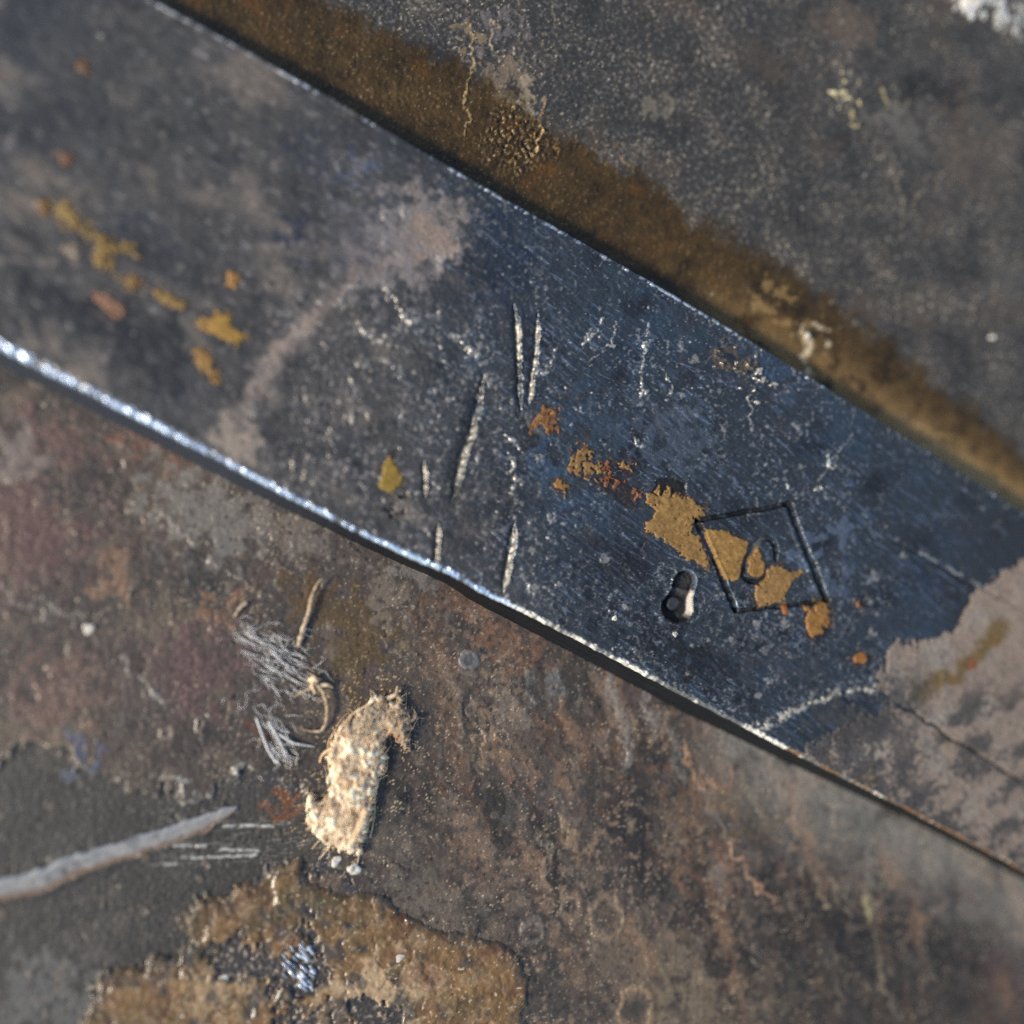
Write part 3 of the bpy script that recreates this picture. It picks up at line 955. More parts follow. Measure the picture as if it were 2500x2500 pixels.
def near_bar(cx, cy, r):
    u, v = uv(cx, cy)
    a, b = np.searchsorted(us, [u - r, u + r])
    vl, vu = vlow(u), vupp(u)
    c = NL + int(NT * (v - r - vl) / (vu - vl)) - 8
    d = NL + int(NT * (v + r - vl) / (vu - vl)) + 8
    c, d = max(0, c), min(V_.shape[0], d)
    return (slice(c, d), slice(a, b)) if b > a and d > c else None


B.near = near_bar
X, Y = B.X, B.Y
top = (KR == 2).astype(np.float32)
PX = 1250 + (X - 0.05) * 960          # rough place along the picture, for broad tone changes
n1, n2, n3 = fbm(X, Y, 0.33, 4, 101), fbm(X, Y, 0.10, 4, 102), fbm(X, Y, 0.036, 3, 103)
n4, n5 = fbm(X, Y, 0.013, 3, 104), fbm(X, Y, 0.0075, 2, 105)
B.M[:] = 0.5
B.R[:] = 0.30
B.C[:] = rgb(88, 85, 81)
right = sst(820, 1330, PX + 150 * n2 + 60 * n3 + 150 * (Y - 0.1))
B.mix(right, rgb(58, 62, 66))
B.mix(0.8 * right * sst(0.0, 0.7, n1), rgb(60, 70, 79))
B.mix(0.8 * right * sst(0.05, 0.7, fbm(X, Y, 0.15, 4, 106)), rgb(44, 44, 47))
B.mix(0.5 * right * sst(0.2, 0.8, fbm(X, Y, 0.08, 3, 107)), rgb(66, 62, 64))
far = sst(2150, 2450, PX + 60 * n2)
B.mix(0.7 * far, rgb(58, 58, 59))
left = 1 - right
B.mix(0.6 * left * sst(0.0, 0.8, n2), rgb(108, 101, 93))
B.mix(0.6 * left * sst(0.0, 0.8, -n1), rgb(76, 77, 80))
B.mix(0.5 * left * sst(0.2, 0.8, -n2), rgb(66, 64, 62))
pr, _ = rot(X, Y, 0)
B.H += 0.0014 * n3 + 0.0009 * n4 + 0.0006 * n5

# drawn grain of the steel: short strokes running down to the right
rx, ry = rot(X, Y, -38)
st1 = fbm(rx * 0.16, ry, 0.0105, 2, 111)
st2 = fbm(rx * 0.10, ry, 0.016, 2, 112)
st3 = fbm(rx * 0.22, ry, 0.0075, 2, 113)
gz = top * right * (1 - 0.6 * far) * (0.35 + 0.65 * sst(-0.4, 0.5, fbm(X, Y, 0.16, 3, 117)))
B.mix(0.55 * gz * sst(0.15, 0.9, st1 + 0.4 * n2), rgb(78, 92, 110))
B.mix(0.4 * gz * sst(0.2, 0.9, -st2), rgb(34, 37, 43))
B.mix(0.6 * gz * sst(0.45, 0.95, st3 + 0.35 * n2), rgb(112, 116, 126))
B.H += gz * (0.0014 * st1 + 0.0009 * st3)
lg = top * left
lx, ly = rot(X, Y, -30)
B.mix(0.4 * lg * sst(0.1, 0.8, fbm(lx * 0.3, ly, 0.03, 3, 114)), rgb(94, 91, 88))
B.mix(0.4 * lg * sst(0.1, 0.8, fbm(lx * 0.3, ly, 0.025, 3, 115)), rgb(46, 47, 51))
B.mix(0.7 * lg * sst(0.5, 0.9, fbm(lx * 0.5, ly, 0.017, 2, 116) + 0.25 * n2), rgb(136, 132, 128))


def bb(px, py, r1, r2, deg, col, amt, a=0.05, b=0.02, lo=0.0, hi=0.5, rough=None, nz=0.35, metal=None):
    c = onbar([(px, py)])[0]
    k = B.blob(c, r1 / 1000, r2 / 1000, deg, a, b)
    m = top * amt * sst(lo, hi, k + nz * n3 * (k > -0.6))
    B.mix(m, rgb(*col), rough, metal)
    return m


# grime wiped over the left half
gr = top * left
B.mix(0.55 * gr * sst(0.1, 0.7, fbm(lx * 0.6, ly, 0.14, 4, 118)), rgb(112, 102, 92), 0.6, 0.05)
B.mix(0.5 * gr * sst(0.1, 0.7, fbm(lx * 0.6, ly, 0.10, 4, 119)), rgb(58, 57, 58))
B.mix(0.5 * gr * sst(0.35, 0.8, fbm(X, Y, 0.03, 3, 120)), rgb(124, 118, 110), 0.6)
# dusty smear running down-left, out of the middle
bb(1010, 580, 170, 130, 50, (122, 112, 106), 0.75, nz=0.5, metal=0.1)
bb(900, 600, 120, 130, 60, (110, 106, 106), 0.5, nz=0.7)
bb(1060, 590, 60, 70, 30, (136, 116, 100), 0.5)
for pts, w, col, amt in (([(980, 620), (880, 680), (760, 770), (680, 870), (610, 960), (570, 1050), (560, 1110)], 40, (116, 106, 100), 0.6),
                         ([(760, 770), (690, 850), (620, 950)], 18, (136, 120, 110), 0.6)):
    D, T, S = B.line(onbar(pts), 0.02, 0.006)
    B.mix(top * amt * (1 - sst(0, w / 1000, D)), rgb(*col), 0.7, 0.1)
bb(580, 1090, 60, 70, 40, (140, 128, 116), 0.7, nz=0.6, metal=0.1)
bb(440, 480, 90, 120, 50, (96, 90, 84), 0.5)
bb(200, 250, 160, 120, 0, (76, 74, 72), 0.5)
bb(80, 100, 160, 140, 0, (78, 78, 77), 0.6)
bb(120, 480, 60, 40, 0, (54, 54, 56), 0.6)
bb(350, 830, 160, 90, -28, (54, 54, 55), 0.7)
bb(150, 760, 150, 60, -28, (56, 57, 58), 0.6)
bb(770, 390, 120, 50, -30, (66, 70, 80), 0.4)
bb(880, 420, 40, 20, -20, (104, 108, 124), 0.5)
bb(720, 570, 70, 40, -10, (54, 60, 76), 0.6)
bb(1230, 610, 90, 200, 0, (42, 50, 62), 0.55)
bb(1740, 690, 130, 60, -30, (36, 44, 54), 0.5)

# white-grey blooms on the worn middle, beaded and slightly raised
wz = sst(560, 720, PX) * (1 - sst(1150, 1420, PX + 140 * n2)) * sst(-0.75, -0.1, n1 * 0.2 + n2 * 0.6 - (Y + 0.0) * 0.9)
wl = ridge(X + 0.02 * B.jx[0], Y + 0.02 * B.jy[0], 0.045, 3, 121)
wm = top * np.clip(wz, 0, 1) * sst(0.66, 0.95, wl + 0.12 * n3)
B.mix(0.7 * wm, rgb(118, 112, 108), 0.5)
B.H += 0.0022 * wm
wm2 = top * np.clip(wz, 0, 1) * sst(0.35, 0.8, fbm(X, Y, 0.022, 2, 122) + 0.4 * n2)
B.mix(0.6 * wm2, rgb(132, 125, 120), 0.5)
B.H += 0.0014 * wm2
gy = sst(950, 1200, PX) * (1 - sst(2000, 2300, PX))
wm3 = top * gy * sst(0.5, 0.9, fbm(X, Y, 0.012, 2, 123) + 0.4 * fbm(X, Y, 0.12, 2, 124))
B.mix(0.5 * wm3, rgb(138, 134, 130), 0.42)
B.H += 0.0014 * wm3
# curled scale near the bottom and right: small pits with pale rims
for (box, n_, rr, sd_) in ((((1280, 1720), (2150, 1380)), 420, (0.005, 0.024), 131), (((1000, 1450), (1500, 900)), 130, (0.004, 0.018), 132),
                           (((1500, 1150), (2000, 750)), 150, (0.004, 0.014), 133), (((600, 1250), (1200, 700)), 160, (0.006, 0.02), 134),
                           (((1900, 1500), (2450, 1000)), 70, (0.003, 0.010), 135)):
    (a0, b0), (a1, b1) = onbar(box)
    dp, dv = dots(B, n_, (a0, b0, a1, b1), rr, sd_)
    dpw = dp + 0.75 * n4 + 0.4 * n5
    ring = top * (1 - sst(0.0, 0.30, np.abs(dpw - 0.2))) * sst(0.0, 0.5, n3 * 0.6 + n4 * 1.2 + n5 * 0.6 + (dv - 0.4))
    B.mix(0.55 * ring, rgb(128, 123, 118), 0.42)
    B.H += 0.0014 * ring
    pit = top * sst(0.25, 0.7, dpw) * (dv > 0.35)
    B.mix(0.5 * pit, rgb(42, 42, 44))
    B.H -= 0.0012 * pit
    bump_ = top * sst(0.1, 0.6, dpw) * (dv < 0.2)
    B.mix(0.6 * bump_, rgb(140, 134, 127), 0.45)
    B.H += 0.0015 * bump_
dp, dv = dots(B, 150, (float(X.min()) + 1.4, -1.1, 1.5, 1.2), (0.0018, 0.006), 139)
m = top * sst(0, 0.5, dp)
B.mix(0.8 * m, rgb(168, 162, 155), 0.35)
B.H += 0.002 * m
sk = speck(X.shape, 11, 0.005) * top * (0.3 + 0.7 * right) * sst(-0.4, 0.5, n2 + 0.4 * n3)  # sparkle off the steel painted as pale specks
B.mix(0.75 * sk, rgb(176, 170, 162))
sk = speck(X.shape, 12, 0.02) * top
B.mix(0.5 * sk, rgb(32, 32, 35))
# long fine scratches both ways
(a0, b0), (a1, b1) = onbar([(1000, 1800), (2500, 600)])
sc1 = marks(B, 420, (a0, b0, a1, b1), -36, 7, (0.03, 0.16), (0.0014, 0.0030), None, 31)
B.mix(0.6 * top * right * sst(0.2, 0.9, sc1 + 0.25 * n4 + 0.2 * n3), rgb(120, 130, 146), 0.32)
sc2 = marks(B, 160, (a0, b0, a1, b1), 62, 22, (0.02, 0.08), (0.0012, 0.0026), None, 32)
B.mix(0.6 * top * right * sst(0.2, 0.9, sc2 + 0.25 * n4), rgb(132, 128, 124), 0.32)
(a0, b0), (a1, b1) = onbar([(0, 1200), (1100, 100)])
sc3 = marks(B, 130, (a0, b0, a1, b1), -32, 6, (0.05, 0.3), (0.002, 0.005), None, 33)
B.mix(0.5 * top * left * sst(0.3, 0.9, sc3 + 0.25 * n3), rgb(112, 108, 104), 0.4)

# vertical hair cracks, beads of light painted along them
hair = [([(1590, 790), (1585, 840), (1570, 880), (1560, 950)], 5), ([(1510, 780), (1500, 820), (1480, 860), (1440, 880)], 4), ([(1355, 850), (1340, 880), (1330, 920)], 6),
        ([(1330, 890), (1310, 930)], 5), ([(1440, 800), (1420, 830), (1485, 780)], 5), ([(1560, 950), (1570, 960)], 8), ([(2080, 1060), (1990, 1200), (2015, 1190)], 3),
        ([(1830, 960), (1832, 1040)], 4), ([(2018, 1105), (2025, 1140)], 7), ([(1918, 1185), (1922, 1200)], 7), ([(1625, 900), (1650, 960)], 4),
        ([(1400, 990), (1440, 1020)], 5), ([(1110, 820), (1140, 850)], 8), ([(1148, 855), (1170, 868)], 10), ([(960, 720), (1000, 790), (1020, 765)], 7),
        ([(940, 700), (955, 740)], 7), ([(870, 790), (930, 830)], 8), ([(1540, 1060), (1570, 1085)], 6), ([(1250, 1120), (1262, 1170), (1250, 1200)], 8),
        ([(1640, 1290), (1720, 1350)], 5), ([(1235, 1060), (1290, 1110)], 6)]
for pts, w in hair:
    D, T, S = B.line(onbar(pts), 0.012, 0.006)
    m = top * (1 - sst(0, w / 1000, D)) * sst(-0.4, 0.3, n4 + 0.15)
    B.mix(0.85 * m, rgb(166, 158, 148), 0.4)
    B.H += 0.004 * m

# ---- deep gouges: trough, its lit right wall and shaded left side painted in
TROUGH = []
for pts, w, dep, lit, dark in (
        ([(1254, 740), (1262, 800), (1266, 880), (1266, 960), (1272, 1010)], 9, 0.006, (0.18, 0.60), 0.012),
        ([(1312, 765), (1309, 840), (1301, 910), (1288, 992)], 9, 0.006, (0.06, 1.0), 0.010),
        ([(1180, 915), (1160, 1010), (1132, 1110), (1100, 1225)], 13, 0.008, (0.36, 0.90), 0.024),
        ([(1068, 1278), (1067, 1320), (1062, 1385)], 8, 0.006, (0.08, 0.92), 0.010),
        ([(1257, 1272), (1245, 1350), (1226, 1450)], 11, 0.007, (0.05, 1.0), 0.013),
        ([(1034, 1125), (1037, 1165), (1038, 1215)], 7, 0.005, (0.15, 1.0), 0.007)):
    D, T, S = B.line(onbar(pts), 0.0015, 0.0015)
    wv = w / 1000 * 0.86 * np.clip(np.minimum(T * 5, (1 - T) * 5) + 0.15, 0, 1) * (1 + 0.4 * n3 + 0.3 * n4)
    prof = np.clip(1 - (D / wv) ** 2, 0, 1) * top
    B.H -= dep * prof
    # lines run down the picture, so + is the picture's right
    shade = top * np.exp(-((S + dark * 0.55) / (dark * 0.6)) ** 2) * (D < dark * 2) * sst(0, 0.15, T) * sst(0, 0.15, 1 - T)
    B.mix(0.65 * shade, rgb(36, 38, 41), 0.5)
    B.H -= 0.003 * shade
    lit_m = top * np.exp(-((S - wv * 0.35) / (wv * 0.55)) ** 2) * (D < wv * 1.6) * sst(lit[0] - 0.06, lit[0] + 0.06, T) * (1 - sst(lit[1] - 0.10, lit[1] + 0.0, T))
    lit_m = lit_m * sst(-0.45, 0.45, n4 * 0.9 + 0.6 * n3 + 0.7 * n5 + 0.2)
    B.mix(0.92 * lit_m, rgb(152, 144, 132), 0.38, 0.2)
    B.H += 0.0035 * top * np.exp(-((S - wv * 1.3) / (wv * 0.5)) ** 2) * (D < wv * 2.5) * sst(0, 0.1, T) * sst(0, 0.1, 1 - T)
    TROUGH.append(np.clip(np.maximum(sst(0.0, 0.3, prof), lit_m), 0, 1))
D, T, S = B.line(onbar([(1264, 1000), (1278, 1040), (1310, 1085), (1370, 1135), (1430, 1170)]), 0.01, 0.004)
k = top * (1 - sst(0.004, 0.03, D)) * sst(0, 0.2, T) * (1 - sst(0.6, 1.0, T))
B.mix(0.45 * k, rgb(38, 40, 44))  # soft ridge drawn in colour alone: shaded side, then lit strip
B.mix(0.6 * top * (1 - sst(0.002, 0.009, np.abs(S - 0.018))) * (D < 0.03) * (1 - sst(0.2, 0.45, T)) * sst(0, 0.05, T), rgb(126, 122, 116))
# faint trough left of the diamond and rubbed ridges
for pts, w in (([(2182, 1322), (2260, 1362), (2330, 1405), (2420, 1450), (2520, 1500)], 6), ([(2170, 1710), (2230, 1740), (2330, 1805), (2490, 1905)], 7)):
    D, T, S = B.line(onbar(pts), 0.004, 0.003)
    m = top * (1 - sst(0, w / 1000, D)) * sst(-0.7, 0, n3 + 0.3)
    B.H -= 0.005 * m
    B.mix(0.7 * m, rgb(44, 44, 46))
    m2 = top * np.exp(-((S - 0.007) / 0.003) ** 2) * (D < 0.02) * (T > 0) * (T < 1) * sst(0, 0.5, n3 + 0.2)
    B.mix(0.7 * m2, rgb(150, 146, 142), 0.4)
D, T, S = B.line(onbar([(1860, 1770), (1920, 1742), (1990, 1712), (2060, 1690), (2150, 1680)]), 0.012, 0.006)
m = top * (1 - sst(0.002, 0.018 * (1 - 0.7 * T) + 0.002, D)) * sst(-0.5, 0.2, n4 + n3 * 0.5 + 0.2)
B.mix(0.75 * m, rgb(150, 142, 132), 0.6, 0.1)
B.H += 0.004 * m
# rubbed places and lighter steel
bb(1990, 1330, 40, 110, -68, (96, 104, 116), 0.6, nz=1.1)
bb(2040, 1430, 60, 40, -40, (88, 96, 108), 0.5, nz=1.1)
bb(1640, 1060, 130, 90, -35, (92, 98, 106), 0.4, nz=1.1)
bb(1450, 1020, 120, 70, -35, (66, 78, 90), 0.45, nz=0.9)
bb(1420, 1230, 130, 60, -35, (60, 72, 84), 0.4, nz=0.9)
bb(1340, 1140, 80, 40, -38, (70, 86, 102), 0.5, nz=0.9)
bb(2230, 1420, 70, 60, -30, (62, 74, 88), 0.3, nz=0.9)
bb(2250, 1540, 80, 40, 10, (60, 72, 86), 0.3, nz=0.9)
bb(1870, 880, 120, 40, -35, (62, 78, 96), 0.5, nz=0.9)
bb(2130, 1790, 110, 70, -20, (84, 80, 75), 0.7, nz=1.1)
bb(2050, 1760, 120, 60, -25, (72, 70, 67), 0.6, nz=1.1)
bb(2110, 1800, 60, 16, 40, (120, 108, 94), 0.6, nz=1.1)
bb(1600, 1560, 160, 60, -28, (38, 38, 40), 0.6, nz=0.9)
bb(1760, 1640, 150, 50, -28, (42, 42, 44), 0.6, nz=0.9)
bb(1500, 1380, 110, 60, -28, (46, 46, 50), 0.5, nz=0.9)
bb(1880, 1620, 130, 70, -20, (72, 72, 74), 0.5, nz=1.0)
bb(1150, 1280, 90, 110, 0, (58, 57, 58), 0.5, nz=0.9)
# scrape of curled metal by the upper edge
m = bb(1800, 870, 50, 40, 20, (96, 84, 72), 0.8, nz=1.0)
B.H += 0.010 * m * sst(0, 0.6, n4)
m = bb(1850, 930, 22, 16, 60, (160, 150, 138), 0.9, nz=1.0)
B.H += 0.008 * m

# ---- stamped marks
def groove(D, w, dep, soft=0.35):
    return dep * (1 - sst(w * (1 - soft), w * (1 + soft), D))


dia = onbar([(1701, 1270), (1925, 1232), (2018, 1468), (1797, 1491)])
mark_d = np.full(X.shape, 9.0, np.float32)
for i, (w, dep) in enumerate(((0.0048, 0.012), (0.0075, 0.014), (0.0045, 0.011), (0.0058, 0.012))):
    D, T, S = B.line(np.array([dia[i], dia[(i + 1) % 4]]), 0.003, 0.0015)
    mark_d = np.minimum(mark_d, D - w)
    B.H -= np.maximum(groove(D, w, dep), 0) * top - 0.0
    B.H += 0.0035 * top * np.exp(-((D - w * 2.0) / (w * 0.6)) ** 2) * (S < 0 if True else 1) * (T > 0) * (T < 1)
B.H = np.maximum(B.H, -0.022)
mark_d_m = (1 - sst(-0.001, 0.0035, mark_d)) * top
# letter C: an open, tilted oval
cc = zoom(1550, 1150, 3.513, [(1203, 765), (1212, 690), (1190, 610), (1140, 575), (1075, 590), (1010, 660), (960, 740), (930, 830), (935, 900), (975, 945), (1040, 955), (1100, 920), (1125, 895)])
CD, CTT, CS = B.line(onbar(cc), 0.002, 0.001)
cw = np.interp(CTT, [0, 0.1, 0.5, 0.9, 1], [0.0035, 0.006, 0.0068, 0.0062, 0.004])
B.H -= 0.013 * (1 - sst(cw * 0.6, cw * 1.3, CD)) * top
mark_c_m = (1 - sst(cw * 0.95, cw * 1.35, CD)) * top
# numeral 6: two bowls run together
c6 = onbar(zoom(1550, 1150, 3.513, [(368, 1160), (430, 950), (345, 1140), (425, 960)]))
x_, y_ = B.warped(0.002, 0.001)
r1 = np.hypot((x_ - c6[0][0]) / 0.0375, (y_ - c6[0][1]) / 0.0385)
r2 = np.hypot((x_ - c6[1][0]) / 0.0310, (y_ - c6[1][1]) / 0.0310)
ax6 = c6[1] - c6[0]
t6 = np.clip(((x_ - c6[0][0]) * ax6[0] + (y_ - c6[0][1]) * ax6[1]) / (ax6 @ ax6), 0, 1)
rr = np.hypot(x_ - c6[0][0] - t6 * ax6[0], y_ - c6[0][1] - t6 * ax6[1]) / (0.0405 - 0.0125 * t6 - 0.0055 * np.sin(np.pi * t6)) + 0.05 * n4 + 0.03 * n5
bowl = (1 - sst(0.82, 1.04, rr)) * top
is1 = 1 - sst(0.012, 0.023, np.hypot(x_ - c6[2][0], y_ - c6[2][1]))
is2 = 1 - sst(0.008, 0.018, np.hypot(x_ - c6[3][0], y_ - c6[3][1]))
neck = 1 - sst(0.0, 0.012, np.abs(r1 - r2) * 0.03)
B.H += 0.010 * bowl * np.exp(-((t6 - 0.60) / 0.13) ** 2)
B.H -= bowl * (0.024 * sst(0.0, 0.5, 1.3 - rr) - 0.011 * is1 - 0.008 * sst(1.0, 0.6, r2) * sst(0.8, 1.1, r1))
rim6 = np.exp(-((rr - 1.10) / 0.07) ** 2) * top
B.H += 0.006 * rim6 * sst(-0.02, 0.03, (y_ - c6[0][1]) + (x_ - c6[0][0]) * 0.6)
bb_top = rim6 * sst(0.01, 0.04, (y_ - c6[1][1]) * 0.8 + (x_ - c6[1][0]))
B.mix(0.7 * bb_top, rgb(112, 122, 136), 0.3, 0.3)
mark_6_m = (1 - sst(0.98, 1.08, rr)) * top

# ---- sides and worn edge; the edge's pale highlight is put into its colour
SIDE = (KR == 0).astype(np.float32)
EDGE = (KR == 1).astype(np.float32)
USIDE = (KR == 4).astype(np.float32)
UEDGE = (KR == 3).astype(np.float32)
hrow = np.clip(Z0 / BAR_H, 0, 1)
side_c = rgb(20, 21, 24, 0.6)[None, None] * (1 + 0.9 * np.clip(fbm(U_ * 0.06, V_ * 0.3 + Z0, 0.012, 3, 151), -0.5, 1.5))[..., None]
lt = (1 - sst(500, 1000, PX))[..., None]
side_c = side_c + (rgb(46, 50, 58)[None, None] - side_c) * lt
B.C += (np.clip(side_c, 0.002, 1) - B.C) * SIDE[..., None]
B.R += (0.5 - B.R) * SIDE
B.M += (0.1 - B.M) * SIDE
B.H *= (1 - SIDE) * (1 - USIDE)
B.H *= 1 - 0.5 * EDGE
B.mix(USIDE, rgb(40, 40, 42), 0.6)
lowv = (V_ - (VL + bev * 0.4))                    # distance in from the lower rim
e_near = np.where(KR == 2, sst(0.006, 0.0, lowv + 0.004 * n4), 0) + EDGE
e_near = np.clip(e_near, 0, 1)
b_n = fbm(U_, V_ * 0.3, 0.018, 2, 152)
br = sst(-0.3, 0.5, b_n + 0.8 * fbm(U_, V_ * 0.0, 0.11, 2, 155) + 0.25 - 0.4 * sst(1150, 1250, PX) * (1 - sst(1700, 1800, PX)) - 0.7 * sst(1820, 1900, PX))
blue_w = rgb(196, 212, 235)[None, None] + (rgb(190, 184, 174) - rgb(196, 212, 235))[None, None] * sst(1130, 1240, PX)[..., None]
B.C += (blue_w - B.C) * (e_near * (0.10 + 0.75 * br))[..., None]
B.R += (0.38 + 0.24 * sst(1130, 1240, PX) - B.R) * e_near
B.M += (0.75 - 0.6 * sst(1130, 1240, PX) - B.M) * e_near
brn = e_near * sst(1780, 1880, PX) * sst(-0.3, 0.3, n3 + 0.3) * (1 - br)
B.mix(brn, rgb(98, 74, 52), 0.7, 0.0)
B.H += EDGE * 0.004 * b_n + 0.003 * e_near * (KR == 2) * n4
uppv = (VU - 0.004) - V_
ue = np.where(KR == 2, sst(0.005, 0.0, uppv + 0.003 * n4), 0) + 0.7 * UEDGE
ue = np.clip(ue, 0, 1)
ub = sst(-0.1, 0.6, fbm(U_, V_ * 0.3, 0.011, 3, 153) + 0.9 * fbm(U_, V_ * 0.0, 0.13, 2, 156) + 0.15 - 0.5 * sst(1750, 2000, PX))
B.mix(0.85 * ue * ub, rgb(156, 162, 172), 0.45, 0.25)  # broken highlight along the upper edge, put into the colour
B.H += 0.0035 * ue * (KR == 2) * ub
# fringe of fine vertical nicks along the upper edge
nick = top * sst(0.035, 0.0, uppv) * sst(0.3, 0.8, fbm(X * 1.0, Y * 0.25, 0.007, 2, 154)) * sst(1550, 1750, PX)
B.mix(0.6 * nick, rgb(138, 132, 122), 0.4)
B.H += 0.003 * nick

D, T, S = B.line(dia[1:3] + np.array([0.010, 0.002]), 0.003, 0.002)
m = top * (1 - sst(0.001, 0.0055, D)) * sst(-0.5, 0.3, n4 + 0.5 * n3)  # lit outer rim of the diamond's right groove, painted pale
B.mix(0.5 * m, rgb(112, 116, 118), 0.35)
B.H += 0.002 * m
D, T, S = B.line(np.array([dia[3], dia[0]]) + np.array([0.010, 0.0]), 0.003, 0.002)
m = top * (1 - sst(0.001, 0.005, D)) * sst(-0.2, 0.5, n4 + 0.5 * n3) * (1 - sst(0.3, 0.5, T))
B.mix(0.7 * m, rgb(104, 120, 136), 0.35)
bare_patch = onbar(zoom(1300, 1000, 3.864, [(1060, 900), (1100, 790), (1145, 760), (1165, 670), (1190, 640), (1300, 640), (1380, 660), (1440, 700), (1480, 830), (1500, 900), (1300, 900), (1150, 880)]))
sd = B.poly(bare_patch, 0.004, 0.004)
m = top * (1 - sst(-0.003, 0.003, sd))
B.mix(m, rgb(26, 25, 25), 0.5, 0.1)
B.H -= 0.004 * m
sd = B.poly(onbar(zoom(1300, 1000, 3.864, [(340, 590), (560, 660), (700, 640), (820, 640), (1000, 740), (1010, 900), (940, 960), (830, 930), (780, 850), (640, 720), (480, 680)])), 0.01, 0.008)
m = top * (1 - sst(-0.008, 0.006, sd))
B.mix(0.85 * m, rgb(34, 30, 30), 0.5, 0.1)
sd = B.poly(onbar(zoom(1550, 1150, 3.513, [(1440, 1140), (1480, 1130), (1480, 1300), (1530, 1430), (1600, 1400), (1610, 1350), (1660, 1290), (1690, 1330), (1620, 1440), (1560, 1480), (1480, 1420), (1450, 1330)])), 0.004, 0.004)
m = top * (1 - sst(-0.003, 0.005, sd))
B.mix(0.9 * m, rgb(28, 28, 30), 0.5, 0.1)
for c_, r_, col in (((775, 955 + 0), 0, 0),):
    pass
m = bb(965, 1240, 34, 30, 0, (38, 38, 40), 0.9, nz=0.8)
B.H -= 0.008 * m

